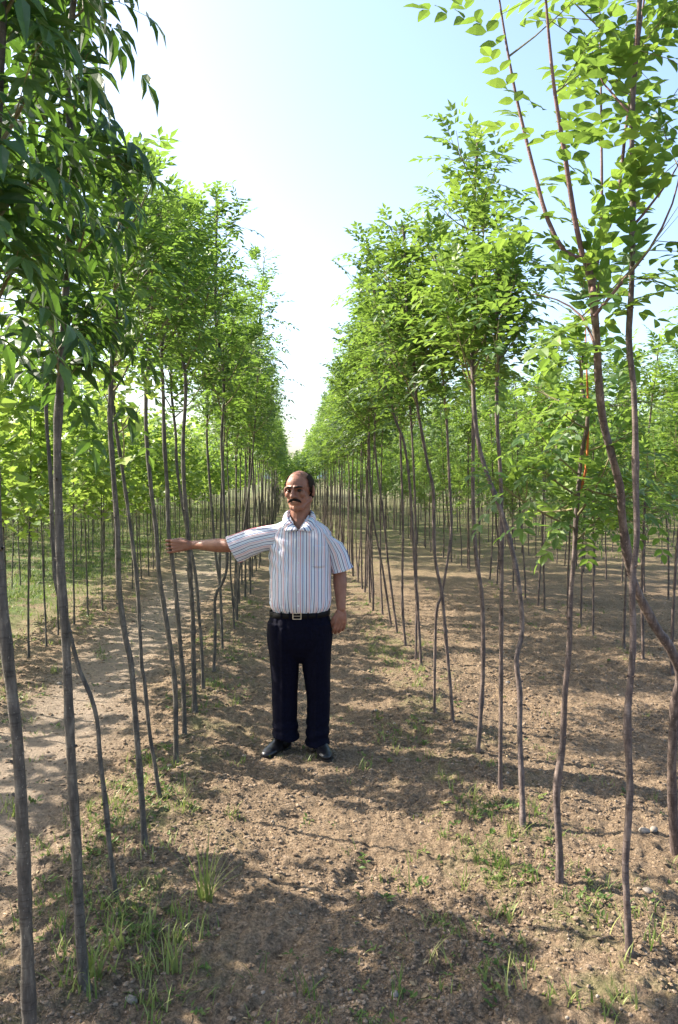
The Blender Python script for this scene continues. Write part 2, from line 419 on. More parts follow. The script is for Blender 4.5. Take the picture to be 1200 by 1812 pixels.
def grow(spine, r_base, r_top, h0, o, limbs=(), wob=.12, sides=10, seed=0, base_flare=True):
    """returns (trunk arrays, crown arrays): the stem with its limbs, and the twigs with their leaves"""
    random.seed(seed * 31 + 5)
    P = smooth_path(spine, .04)
    z0, z1 = P[0].z, P[-1].z
    rad = []
    for i, p in enumerate(P):
        t = (p.z - z0) / (z1 - z0); t = min(max(t, 0), 1)
        r = r_base + (r_top - r_base) * t ** .8
        if base_flare: r *= 1 + .45 * math.exp(-(p.z - z0) / .045)
        rad.append(r)
    for k in range(int((z1 - z0) / .28)):             # node swellings
        i = random.randrange(6, len(P) - 2)
        for q, s in ((-1, .06), (0, .16), (1, .06)):
            rad[i + q] *= 1 + s
    Tk = Tubes(); Tk.add(P, rad, sides, 0, wob=wob, seed=seed)
    # short stubs where side twigs were pruned
    for k in range(o.get('stubs', 5)):
        i = random.randrange(8, max(9, int(len(P) * .6))); a = rnd(0, 6.28)
        dd = Vector((math.cos(a), math.sin(a), .5))
        Tk.add([P[i], P[i] + dd * (rad[i] + .007)], [rad[i] * .38, rad[i] * .28], 6, 0)
    Lv = Leaves(); Tb = Tubes(); Tb.add([P[-1], P[-1] + UP * .01], [.001, .001], 3, 1)
    H = z1 - z0
    nb = o['nb']; az = rnd(0, 6.28)
    for k in range(nb):
        f = (k + rnd(0, .8)) / nb
        h = h0 + (H - h0) * .86 * f ** 1.05
        idx = min(range(len(P)), key=lambda i: abs(P[i].z - z0 - h))
        p = P[idx]; az += 2.4 + rnd(-.5, .5)
        L = o['bl'] * (1 - .55 * f) * rnd(.65, 1.15)
        el = R(rnd(*o['el'])); out = Vector((math.cos(az) * math.cos(el), math.sin(az) * math.cos(el), math.sin(el)))
        path = [p]; d = out.copy(); n = 7
        for i in range(n):
            d = (d + Vector((rnd(-.12, .12), rnd(-.12, .12), o.get('rise', .12) + rnd(-.06, .06)))).normalized()
            path.append(path[-1] + d * L / n)
        rb = min(rad[idx] * .6, .0035 + L * .008)
        Tk.add(path, [rb * (1 - .75 * i / n) for i in range(n + 1)], 5, 1)
        shoot(Lv, None, path, rb, o, o['node'], .12)
        for q in range(o.get('sub', 2)):               # side twigs
            j = random.randrange(2, n - 1); a2 = rnd(0, 6.28)
            d2 = ((path[j + 1] - path[j]).normalized() * .7 + Vector((math.cos(a2), math.sin(a2), .25)) * .8).normalized()
            l2 = L * rnd(.25, .5); pp = [path[j] + d2 * l2 * s + UP * .1 * l2 * s * s for s in (0, .33, .66, 1)]
            shoot(Lv, Tb, pp, rb * .55, o, o['node'], .15)
    # leader
    i0 = min(range(len(P)), key=lambda i: abs(P[i].z - z0 - max(h0, H * .55)))
    if len(P) - i0 > 3: shoot(Lv, None, P[i0:-1:max(1, (len(P) - i0) // 10)], .004, o, o['node'] * .9, .0)
    for (pts, r0, node) in limbs:
        lp = smooth_path(pts, .06)
        Tk.add(lp, [r0 * (1 - .72 * i / (len(lp) - 1)) for i in range(len(lp))], 8, 1, wob=.08, seed=seed + 3)
        oo = dict(o); shoot(Lv, None, lp, r0, oo, node, .12)
        for q in range(o.get('limb_sub', 4)):
            j = random.randrange(len(lp) // 6, len(lp) - 3); a2 = rnd(0, 6.28)
            d2 = Vector((math.cos(a2) * .8, math.sin(a2) * .8, .55)); l2 = rnd(.2, .5)
            pp = [lp[j] + d2 * l2 * s + UP * .15 * l2 * s * s for s in (0, .33, .66, 1)]
            shoot(Lv, Tb, pp, .0035, o, o['node'], .1)
    return Tk, Tb, Lv

def tree_meshes(name, Tk, Tb, Lv, tpl, bark, limb, twig, leaf):
    tv, tf, tm = Tk.arrays()
    tme = np_mesh(name + '_trunk', tv, tf, [bark, limb], mat_idx=tm, smooth=True)
    bv, bf, _ = Tb.arrays(); lv, lf, la = Lv.arrays(tpl)
    V = np.concatenate([bv, lv]); v = np.concatenate([np.full(len(bv), .5), la])
    cme = np_mesh(name + '_crown', V, [bf, lf + len(bv)], [twig, leaf], {'v': v}, mat_idx=np.concatenate([np.zeros(len(bf)), np.ones(len(lf))]))
    return tme, cme

OPT = dict(kind='pinnate', ll=.27, lf=.075, wf=.42, pairs=4, droop=.28, node=.085, nb=15, bl=.62, el=(20, 62), skip=.24, rise=.13, sub=2, v=.48)
GR_L = 'young trees of the row on the left of the lane'
GR_R = 'young trees of the row on the right of the lane'

def traced(px, d, r0, r1, H, label, group, h0, opt=None, seed=1, bark=M_BARK, leaf=M_LEAF, tpl=T_MID, limbs=(), dtop=None, lean=(0, 0), base_xy=None, limb_mat=None):
    dt = d if dtop is None else dtop; n = len(px)
    ys = [p[1] for p in px]
    pts = [W(x, y, d + (dt - d) * min(1, max(0, (ys[0] - y) / (ys[0] - ys[-1])))) for x, y in px]
    b = pts[0]; pts[0] = Vector((b.x, b.y, gz(b.x, b.y) - .03))
    base = Vector((b.x, b.y, gz(b.x, b.y)))
    pts = [p for i, p in enumerate(pts) if i == 0 or p.z > base.z + .05]
    top = pts[-1]
    dirn = (pts[-1] - pts[-2]).normalized()
    if H > top.z + .1:
        k = 4
        for i in range(1, k + 1):
            s = i / k; hz = (H - top.z) * s
            pts.append(Vector((top.x + dirn.x * hz * .5 + lean[0] * hz + rnd(-.03, .03), top.y + dirn.y * hz * .3 + lean[1] * hz + rnd(-.03, .03), top.z + hz)))
    loc = [p - base for p in pts]
    o = dict(OPT); o.update(opt or {})
    lm = [([p - base for p in l[0]], l[1], l[2]) for l in limbs]
    Tk, Tb, Lv = grow(loc, r0, r1, h0, o, lm, seed=seed, sides=12)
    if not Lv.o: Lv.add((0, 0, 0), (0, 0, 1), (1, 0, 0), .01, .01, .5)
    tme, cme = tree_meshes('young_tree', Tk, Tb, Lv, tpl, bark, limb_mat or M_TWIG, M_TWIG, leaf)
    r = empty('young_tree', base); tag(r, label, 'tree', group)
    link('trunk', tme, r); link('crown', cme, r)
    return r, pts

# ---- left row, nearest first
BIG = dict(ll=.22, lf=.10, wf=.36, pairs=3, droop=.5, hang=.35, nb=13, bl=.30, skip=.24, node=.085, v=.4, stubs=9)
traced([(62, 2035), (56, 1900), (52, 1800), (47, 1650), (41, 1500), (32, 1325), (15, 1175), (6, 1087), (-2, 1010), (-8, 900), (-14, 760)], 1.95, .0175, .010, 3.35,
       'thick grey trunk cut off by the left edge, nearest of the left row', GR_L, 1.95, BIG, 1, leaf=M_LEAF_DARK, tpl=T_LANCE, lean=(.05, .0))
traced([(152, 1795), (142, 1650), (135, 1500), (125, 1325), (117, 1150), (107, 994), (103, 881), (102, 769), (107, 675), (111, 600), (116, 520)], 2.46, .0175, .0075, 3.6,
       'second tree from the left edge, smooth grey trunk under a dark drooping crown', GR_L, 1.86, dict(BIG, lf=.092, wf=.40, nb=16, bl=.28, skip=.32), 2, leaf=M_LEAF_DARK, tpl=T_LANCE)
traced([(209, 1627), (197, 1525), (187, 1425), (177, 1340), (172, 1275), (160, 1230), (142, 1190), (131, 1150), (118, 1100), (101, 1040), (93, 950), (90, 850)], 2.98, .0095, .006, 2.9,
       'thin dark sapling kinked to the left, rooted right of the second trunk', GR_L, 2.0, dict(nb=6, bl=.4), 3)
traced([(257, 1522), (250, 1400), (242, 1300), (232, 1175), (221, 1125), (210, 1031), (208, 937), (201, 844), (195, 750), (197, 667), (203, 590)], 3.44, .0145, .009, 3.0,
       'pale grey straight trunk third in girth from the left edge, clean of twigs', GR_L, 2.0, dict(nb=13, bl=.5, skip=.2), 4)
traced([(285, 1430), (272, 1340), (265, 1300), (255, 1200), (251, 1181), (244, 1050), (240, 1005), (229, 919), (221, 862), (216, 825)], 3.97, .0105, .007, 2.9,
       'thin sapling topped by a few yellow leaves, behind the pale grey straight trunk', GR_L, 1.65, dict(nb=7, bl=.35, v=.9, kind='broad', lf=.07), 5, leaf=M_MAPLE, tpl=T_MAPLE)
traced([(312, 1357), (310, 1225), (302, 1150), (292, 1087), (281, 1012), (276, 937), (267, 862), (259, 769), (259, 686)], 4.51, .0145, .010, 3.35,
       'grey trunk just left of the one the man grips, leaning left', GR_L, 2.2, dict(nb=14), 6)
_, HOLD = traced([(327, 1302), (325, 1225), (320, 1150), (311, 1050), (303, 975), (298, 937), (296, 862), (291, 787), (289, 705)], 5.02, .0150, .010, 3.3,
       'tree whose trunk the man holds with his outstretched hand', GR_L, 2.32, dict(nb=13), 7)
traced([(345, 1272), (342, 1150), (341, 1087), (336, 1012), (332, 937), (326, 862), (324, 780)], 5.47, .0175, .010, 3.5,
       'stout dark trunk directly behind the man\'s wrist', GR_L, 2.32, dict(nb=13), 8)
traced([(360, 1232), (357, 1150), (352, 1087), (345, 1012), (324, 900), (313, 825), (311, 769)], 6.07, .0125, .009, 3.4,
       'brown trunk slanting left as it rises behind the man\'s forearm', GR_L, 2.1, dict(nb=16), 9)
traced([(378, 1200), (381, 1125), (381, 1057), (394, 1031), (402, 994), (397, 900), (394, 825), (392, 780)], 6.55, .0125, .010, 3.95,
       'tree with an S-shaped kink in its trunk below the man\'s sleeve', GR_L, 2.1, dict(nb=17), 10)
traced([(394, 1148), (390, 1050), (381, 975), (375, 900), (369, 825), (366, 769)], 7.6, .0125, .010, 3.6,
       'thin trunk crossing behind the man\'s elbow', GR_L, 2.1, dict(nb=17), 11)
# ---- right row, nearest first
RO = dict(wf=.5, lf=.07, v=.5)
traced([(1114, 1732), (1110, 1600), (1107, 1525), (1115, 1400), (1110, 1275), (1120, 1150), (1119, 1033), (1127, 952), (1125, 844), (1124, 752), (1121, 681), (1113, 600), (1118, 500), (1120, 400)], 2.64, .0125, .007, 3.9,
       'nearest tree on the right, slim pinkish-brown trunk with wavy bends', GR_R, 2.35, dict(RO, nb=5, bl=.35, lf=.060, ll=.22, skip=.35, node=.12, sub=1), 20, bark=M_BARK_R, leaf=M_LEAF_R, tpl=T_NEAR, limb_mat=M_SHOOT)
shrub, _ = traced([(990, 1592), (990, 1500), (985, 1400), (995, 1325), (1000, 1225), (1007, 1150), (1010, 1060), (1016, 979), (1021, 898), (1024, 860)], 3.12, .0155, .006, 2.15,
       'topped tree with a low bushy head and one upright orange shoot', GR_R, 1.38, dict(RO, nb=13, bl=.44, el=(-25, 45), ll=.2, lf=.055, node=.08, skip=.3, rise=.04), 21, bark=M_BARK_R, leaf=M_LEAF_R, tpl=T_NEAR)
traced([(925, 1482), (924, 1400), (920, 1300), (920, 1225), (914, 1165), (924, 1115), (918, 1033), (905, 968), (886, 903), (870, 860), (853, 811), (842, 752), (837, 681), (836, 610)], 3.66, .0135, .010, 2.75,
       'tree with a sharp bend low in its trunk, curving left across its neighbour', GR_R, 2.1, dict(RO, nb=9, bl=.5), 22, bark=M_BARK_R, leaf=M_LEAF_R, dtop=4.3)
traced([(885, 1407), (886, 1300), (887, 1150), (887, 1087), (888, 979), (886, 844), (880, 752), (880, 660)], 4.15, .0115, .009, 2.8,
       'straight dark upright trunk crossed by the bent one at mid height', GR_R, 2.1, dict(RO, nb=7, bl=.5), 23, bark=M_BARK_R, leaf=M_LEAF_R)
traced([(845, 1350), (850, 1275), (855, 1175), (853, 1060), (842, 979), (837, 871), (838, 752), (840, 620)], 4.7, .0135, .009, 3.6,
       'grey trunk left of the crossing pair, standing in the dark shadow band', GR_R, 2.1, dict(RO, nb=17), 24, bark=M_BARK_R, leaf=M_LEAF_R)
traced([(802, 1293), (797, 1215), (788, 1115), (782, 1052), (769, 979), (767, 871), (756, 817), (737, 708)], 5.3, .0115, .009, 3.3,
       'trunk leaning left above an X-shaped crossing near the ground', GR_R, 2.15, dict(RO, nb=17), 25, bark=M_BARK_R, leaf=M_LEAF_R)
traced([(770, 1245), (769, 1223), (772, 1087), (781, 1054), (794, 979), (799, 925), (795, 844), (791, 752)], 5.5, .0095, .008, 3.1,
       'thin trunk passing right through the X-shaped crossing near the ground', GR_R, 2.1, dict(RO, nb=14), 26, bark=M_BARK_R, leaf=M_LEAF_R)
traced([(746, 1185), (740, 1087), (734, 1006), (726, 871), (715, 784), (696, 730)], 6.94, .0125, .010, 3.7,
       'trunk bending left into its crown, fifth beyond the man\'s hanging hand', GR_R, 2.1, dict(RO, nb=17), 27, bark=M_BARK_R, leaf=M_LEAF_R)
traced([(736, 1174), (737, 1033), (734, 871), (727, 735)], 7.2, .010, .008, 3.3,
       'thin straight trunk half hidden behind the one bending left', GR_R, 2.1, dict(RO, nb=15), 28, bark=M_BARK_R, leaf=M_LEAF_R)
traced([(718, 1147), (712, 1060), (713, 925), (709, 790)], 7.7, .0125, .009, 3.4,
       'wavy grey trunk fourth beyond the man\'s hanging hand', GR_R, 2.1, dict(RO, nb=17), 29, bark=M_BARK_R, leaf=M_LEAF_R)
traced([(704, 1125), (688, 1006), (680, 925), (666, 817), (663, 770)], 8.3, .0125, .009, 3.7,
       'long leftward slanting trunk third beyond the man\'s hanging hand', GR_R, 2.1, dict(RO, nb=17), 30, bark=M_BARK_R, leaf=M_LEAF_R)
traced([(693, 1109), (677, 1006), (658, 898), (653, 762)], 8.8, .012, .009, 3.5,
       'slanting brown trunk second beyond the man\'s hanging hand', GR_R, 2.1, dict(RO, nb=17), 31, bark=M_BARK_R, leaf=M_LEAF_R)
# the big leaning tree at the right edge, with long red shoots against the sky
D2 = 2.62
def LP(pts, d=D2): return [W(x, y, d + dd) for x, y, dd in pts]
limbs = [
    (LP([(1034, 458, 0), (1000, 446, .0), (970, 390, .02), (950, 320, .04), (920, 200, .06), (900, 100, .08), (884, 0, .1), (870, -110, .12)]), .0085, .10),
    (LP([(1032, 455, 0), (1015, 375, -.02), (1000, 275, -.03), (982, 165, -.05), (970, 50, -.06), (962, -60, -.08), (955, -160, -.08)]), .0095, .095),
    (LP([(1040, 470, 0), (1060, 425, .05), (1078, 400, .1), (1095, 340, .12), (1105, 250, .14), (1115, 175, .16), (1128, 90, .18), (1142, -20, .2), (1150, -120, .2)]), .0085, .085),
    (LP([(1048, 520, 0), (1062, 430, .2), (1065, 350, .22), (1064, 200, .25), (1062, 50, .28), (1060, -80, .3)]), .007, .09),
    (LP([(1056, 620, 0), (1030, 560, .1), (985, 530, .15), (940, 520, .2)]), .005, .08),
    (LP([(1052, 560, 0), (1100, 500, .0), (1150, 440, .0), (1190, 360, .0), (1215, 250, 0)]), .006, .08),
]
traced([(1196, 1528), (1189, 1380), (1195, 1250), (1203, 1195), (1185, 1145), (1157, 1104), (1119, 1022), (1102, 925), (1097, 860), (1070, 757), (1060, 680), (1056, 600), (1046, 495), (1034, 455)], 3.42, .0205, .0125, 2.4,
       'bowed trunk at the right edge that forks into long red shoots against the sky', GR_R, 2.0,
       dict(RO, nb=2, bl=.3, ll=.29, lf=.066, wf=.55, droop=.18, pairs=4, limb_sub=1, skip=.34, v=.6, node=.11), 32, bark=M_BARK_R, leaf=M_LEAF_R, tpl=T_NEAR, limbs=limbs, dtop=D2, limb_mat=M_SHOOT)
# the orange shoot of the topped tree
b0 = shrub.location
Tq = Tubes(); op = smooth_path([W(1024, 875, 3.12), W(1037, 830, 3.12), W(1041, 740, 3.12), W(1038, 640, 3.12), W(1036, 560, 3.1)], .05)
Tq.add([p - b0 for p in op], [.006 * (1 - .7 * i / (len(op) - 1)) for i in range(len(op))], 6)
a_, b_, c_ = Tq.arrays(); so = link('orange_shoot', np_mesh('orange_shoot', a_, b_, [M_ORANGE], smooth=True), shrub); so['label'] = 'bare upright orange shoot'

# ---- generic row trees: variants
def variant(seed, H, kind='ash', fine=True):
    random.seed(seed * 13 + 1)
    wig = .14 if kind != 'maple' else .05
    pts = [Vector((0, 0, -.03))]; x = y = 0; dx, dy = rnd(-.05, .05), rnd(-.05, .05)
    n = 10
    for i in range(1, n + 1):
        dx += rnd(-wig, wig) * .5; dy += rnd(-wig, wig) * .5; dx *= .75; dy *= .75
        x += dx * H / n; y += dy * H / n; pts.append(Vector((x, y, H * i / n)))
    if kind == 'maple':
        o = dict(OPT, kind='broad', ll=.2, lf=.105 if fine else .15, nb=16 if fine else 10, bl=.62, node=.055 if fine else .10, el=(5, 60), v=.5, sub=2, rach=False, stubs=0)
        h0 = 1.12; leaf, tpl, bark = M_MAPLE, (T_MAPLE if fine else T_FAR), M_BARK; r0 = .0105
    else:
        o = dict(OPT, nb=13 if fine else 9, bl=.64, skip=.32, stubs=3 if fine else 0)
        if not fine: o.update(lf=.115, pairs=2, node=.12, rach=False, wf=.5, sub=2)
        h0 = 1.95; bark = M_BARK if kind == 'ash' else M_BARK_R; leaf = M_LEAF if kind == 'ash' else M_LEAF_R
        tpl = T_MID if fine else T_FAR; r0 = .0135
        if kind == 'ash_right': o['wf'] = .5
        if kind == 'low':
            h0 = 1.0; o.update(bl=.55, el=(-10, 60), v=.62); leaf = M_LEAF_R
    Tk, Tb, Lv = grow(pts, r0, .004, h0, o, seed=seed, sides=7 if fine else 4)
    return Tk, Tb, Lv, tpl, bark, leaf
def proto(seed, H, kind, label, group):
    Tk, Tb, Lv, tpl, bark, leaf = variant(seed, H, kind)
    t, c = tree_meshes('young_tree', Tk, Tb, Lv, tpl, bark, M_TWIG, M_TWIG, leaf)
    return t, c

KIND_H = {'ash': 3.6, 'ash_right': 3.45, 'low': 2.8, 'maple': 2.75}
VAR = {k: [proto(100 + 17 * i + len(k), KIND_H[k] * (1 + .05 * (i - 2)), k, None, None) for i in range(6)] for k in KIND_H}
FAR = {}
for k in KIND_H:
    FAR[k] = []
    for i in range(4):
        Tk, Tb, Lv, tpl, bark, leaf = variant(500 + 7 * i, KIND_H[k], k, False)
        FAR[k].append((Tk.arrays(), Lv.arrays(tpl), leaf, bark))

# all row positions
random.seed(99)
spots = []          # x, y, kind, row name
def row(x, y0, y1, kind, rname, sp=.5, jit=.05, drop=.05):
    y = y0
    while y < y1:
        s = sp if y < 45 else sp * 2.2
        if random.random() > drop: spots.append((x + rnd(-jit, jit) * 1.3, y + rnd(-.1, .1), kind(y) if callable(kind) else kind, rname))
        y += s
row(-.66, 8.2, 75, 'ash', 'L1', sp=.44, jit=.07); row(1.09, 9.3, 75, 'ash_right', 'R1', sp=.44, jit=.07)
for _ in range(46): spots.append((rnd(-.7, 1.2), rnd(36, 62), 'low', 'RX'))
row(-2.40, 6.4, 60, 'maple', 'L2'); row(-4.15, 7.6, 60, 'maple', 'L3')
for i in range(4, 13): row(-.66 - 1.75 * (i - 1), 6 + 2.0 * i, 60 + 2 * i, 'maple', 'LX', sp=.55 + .06 * (i > 6))
row(3.15, 6.4, 70, lambda y: random.choice(['low', 'low', 'ash_right']), 'R2', sp=.52)
row(5.15, 8.5, 65, lambda y: random.choice(['low', 'low', 'ash_right']), 'R3', sp=.52)
for i in range(4, 12): row(3.15 + 2.0 * (i - 2), 6.5 + 2.0 * i, 60 + 2 * i, lambda y: random.choice(['low', 'low', 'ash_right', 'maple']), 'RX', sp=.55)
# unseen trees added left of the view, placed so their crowns shade the lane
shade = [(-2.4, 3.3), (-2.3, 3.55), (-2.45, 3.8), (-2.35, 4.05), (-2.3, 2.9), (-2.36, 5.5), (-2.42, 5.95), (-4.1, 4.0), (-4.1, 5.2), (-4.2, 5.9), (-4.15, 6.6)]

random.seed(8)
for _ in range(70): spots.append((rnd(-3, 4), rnd(62, 84), random.choice(['ash', 'ash_right', 'low']), 'RX'))
vis = []
rest = []
for s in spots:
    q = to_px((s[0], s[1], 1.6))
    ok = q and -60 < q[0] < 1260
    if ok: vis.append((q[2] * (1.0 if s[3] in ('L1', 'R1', 'L2', 'R2') else 1.35), s))
    else: rest.append(s)
vis.sort(key=lambda t: t[0])
N_IND = 262
LAB = {
    'L1': ('slim tree in the crowded far stretch of the left row, behind the man\'s arm', GR_L),
    'R1': ('slim tree in the crowded far stretch of the right row, past the man\'s hanging hand', GR_R),
    'L2': ('short bright green broad-leaved tree across the pale track on the left', 'short broad-leaved trees across the pale track'),
    'L3': ('short broad-leaved tree standing in grass, second row beyond the pale track', 'short broad-leaved trees in the grass, second row'),
    'LX': ('short broad-leaved tree in the grassy field far to the left', 'short broad-leaved trees of the grassy field'),
    'R2': ('slender tree in the next row on the right, across bare brown soil', 'trees in the second row on the right'),
    'R3': ('slender tree in the third row on the right, behind two rows of trunks', 'trees in the third row on the right'),
    'RX': ('slender tree deep in the block of rows on the right', 'trees deep in the block on the right'),
}
random.seed(5)
placed = []
ORD = 'first second third fourth fifth sixth seventh eighth ninth tenth eleventh twelfth'.split(); cnt = {}
ORDL = {'L1': (' tree of the left row beyond the one crossing the man\'s elbow', 6), 'R1': (' tree of the right row beyond the second trunk past the man\'s hand', 6),
        'L2': (' broad-leaved tree from the camera in the line just across the pale track', 9), 'L3': (' broad-leaved tree from the camera in the second line, standing in grass', 8),
        'R2': (' visible tree from the camera in the next row to the right', 9), 'R3': (' visible tree from the camera in the third row on the right', 7)}
for i, (dd, s) in enumerate(vis[:N_IND]):
    x, y, k, rn = s
    t, c = random.choice(VAR[k])
    r = empty('young_tree', (x, y, gz(x, y)), rnd(0, 6.28), rnd(.9, 1.1))
    lb, gp = LAB[rn]; cnt[rn] = cnt.get(rn, 0) + 1
    if rn in ORDL and cnt[rn] <= ORDL[rn][1]: lb = ORD[cnt[rn] - 1] + ORDL[rn][0]
    tag(r, lb, 'tree', gp)
    link('trunk', t, r); link('crown', c, r); placed.append((r, rn, to_px((x, y, 0))))
rest += [s for _, s in vis[N_IND:]]
rest += [(x, y, 'maple', 'LX') for x, y in shade]

# ---- the remaining rows and the added shade trees as one mass
def far_mass():
    BV, BF, nb = [], [], 0; LV, LF, LA, LM, nl = [], [], [], [], 0
    kinds = {'ash': 0, 'ash_right': 1, 'low': 1, 'maple': 2}
    for (x, y, k, rn) in rest:
        (tv, tf, _), (lv, lf, la), leaf, bark = random.choice(FAR[k])
        a = rnd(0, 6.28); s = rnd(.88, 1.12); ca, sa = math.cos(a) * s, math.sin(a) * s
        M = np.array([[ca, -sa, 0], [sa, ca, 0], [0, 0, s]]); T = np.array([x, y, gz(x, y) if y < 60 else 0])
        BV.append(tv @ M.T + T); BF.append(tf + nb); nb += len(tv)
        if y > 32:                       # thin out what no eye could separate
            kf = len(lf) // 2; sel = np.random.default_rng(int(y * 100)).permutation(kf)[:int(kf * .62)]
            f = lf.reshape(-1, 2, 3)[sel]; vid = f[:, 0, 0][:, None] + np.arange(4)
            c = lv[vid]; c = c.mean(1, keepdims=True) + (c - c.mean(1, keepdims=True)) * 1.3
            lv2 = c.reshape(-1, 3); la2 = la[vid].ravel(); n4 = len(sel)
            lf2 = (np.array([[0, 1, 2], [0, 2, 3]])[None] + (np.arange(n4) * 4)[:, None, None]).reshape(-1, 3)
        else: lv2, lf2, la2 = lv, lf, la
        LV.append(lv2 @ M.T + T); LF.append(lf2 + nl); LA.append(np.clip(la2 + rnd(-.12, .12), 0, 1)); LM.append(np.full(len(lf2), 1 + kinds[k])); nl += len(lv2)
    bv = np.concatenate(BV); bf = np.concatenate(BF); lv = np.concatenate(LV); lf = np.concatenate(LF) + len(bv)
    me = np_mesh('distant_tree_rows', np.concatenate([bv, lv]), [bf, lf], [M_BARK, M_LEAF, M_LEAF_R, M_MAPLE],
                 {'v': np.concatenate([np.full(len(bv), .5)] + LA)}, mat_idx=np.concatenate([np.zeros(len(bf))] + LM))
    o = link('distant_tree_rows', me)
    tag(o, 'dense mass of nursery rows in the distance behind the nearer trees, plus unseen shade trees', 'trees', kind='stuff')
    print('far mass trees', len(rest), 'faces', len(me.polygons))
far_mass()

# ------------------------------------------------------------------ clods, stones, weeds, grass
def lane_points(n, ymin, ymax, seed, mask=None, spread=.62):
    r = np.random.default_rng(seed)
    y = ymin * (ymax / ymin) ** r.random(n)
    x = (r.random(n) * 2 - 1) * spread * (y + 1.2) + .1 * y
    if mask is not None:
        k = mask(x, y, r); x, y = x[k], y[k]
    return x, y
def ico():
    bm = bmesh.new(); bmesh.ops.create_icosphere(bm, subdivisions=1, radius=1)
    v = np.array([p.co[:] for p in bm.verts]); f = np.array([[q.index for q in p.verts] for p in bm.faces]); bm.free(); return v, f
bm = bmesh.new(); bmesh.ops.create_icosphere(bm, subdivisions=2, radius=1); IV2 = np.array([p.co[:] for p in bm.verts]); IF2 = np.array([[q.index for q in p.verts] for p in bm.faces]); bm.free()
IV, IFc = ico()
def clods(n, smin, smax, ymin, ymax, seed, flat=.6, mask=None, v=None, iv=IV, fc=IFc, jit=.28):
    x, y = lane_points(n, ymin, ymax, seed, mask)
    r = np.random.default_rng(seed + 1); n = len(x)
    s = smin * (smax / smin) ** (r.random(n) ** 3) * np.clip(y / 3, 1, 2.2) ** .5
    ang = r.random(n) * 6.28
    V = iv[None] * (1 + jit * (r.random((n, len(iv), 1)) * 2 - 1)) * np.stack([s * r.uniform(.8, 1.3, n), s * r.uniform(.7, 1.1, n), s * flat * r.uniform(.7, 1.2, n)], 1)[:, None]
    c, q = np.cos(ang)[:, None], np.sin(ang)[:, None]
    V = np.stack([V[..., 0] * c - V[..., 1] * q, V[..., 0] * q + V[..., 1] * c, V[..., 2]], -1)
    V += np.stack([x, y, gheight(x, y) + s * .12], 1)[:, None]
    Fc = fc[None] + (np.arange(n) * len(iv))[:, None, None]
    a = r.random(n) * .72 if v is None else r.uniform(v[0], v[1], n)
    return V.reshape(-1, 3), Fc.reshape(-1, 3), np.repeat(a, len(iv))
def m_rough(x, y, r):
    k = 1 - .8 * np.exp(-((x + 1.55) / .45) ** 2) - .25 * np.exp(-((x - .1) / .3) ** 2)
    k *= np.clip(.75 + 1.2 * perlin(x * 1.6, y * 1.6, 21), .12, 1)
    k *= np.where(x < -3, .2, 1)
    return r.random(len(x)) < k
V1, F1, A1 = clods(190000, .0030, .0115, 1.6, 11, 31, mask=m_rough)
me = np_mesh('soil_clods', V1, F1, [M_CLOD], {'v': A1}, smooth=False)
tag(link('soil_clods', me), 'crumbly brown clods scattered over the tilled lane and under the rows', 'soil clods', kind='stuff')
V1, F1, A1 = clods(170, .005, .014, 1.7, 8, 41, .7, v=(.86, .97), iv=IV2, fc=IF2, jit=.05)
me = np_mesh('gravel', V1, F1, [M_CLOD], {'v': A1}, smooth=True)
tag(link('gravel', me), 'small pale stones strewn over the brown soil', 'stones', kind='stuff')

# a few single pale stones one can point to
M_STONE = simple('pale_stone', (.24, .205, .17), .85, .15, 0, .3, 90)
for (px, py, d, s, lb) in ((1157, 1474, None, .019, 'rounded white stone of a pair on the soil near the right edge'),
                           (1140, 1476, None, .022, 'rounded brownish stone of a pair on the soil near the right edge'),
                           (1146, 1588, None, .018, 'small white stone between the two nearest right trunks'),
                           (232, 1770, None, .020, 'round grey stone among grass at the foot of the second trunk'),
                           (699, 1752, None, .014, 'tiny blue-grey pebble at the bottom of the lane')):
    r_ = W(px, py, 1) - EYE; p = EYE + r_ * (1.65 / -r_.z); p.z = gz(p.x, p.y)
    rr = np.random.default_rng(px); vv = IV2 * np.array([1.15, .9, .72]) * s * (1 + .06 * rr.standard_normal((len(IV2), 1)))
    o = link('stone', np_mesh('stone', vv, IF2, [M_STONE], smooth=True)); o.location = (p.x, p.y, p.z + s * .15); o.rotation_euler = (0, 0, px)
    tag(o, lb, 'stone', 'pale stones on the soil')

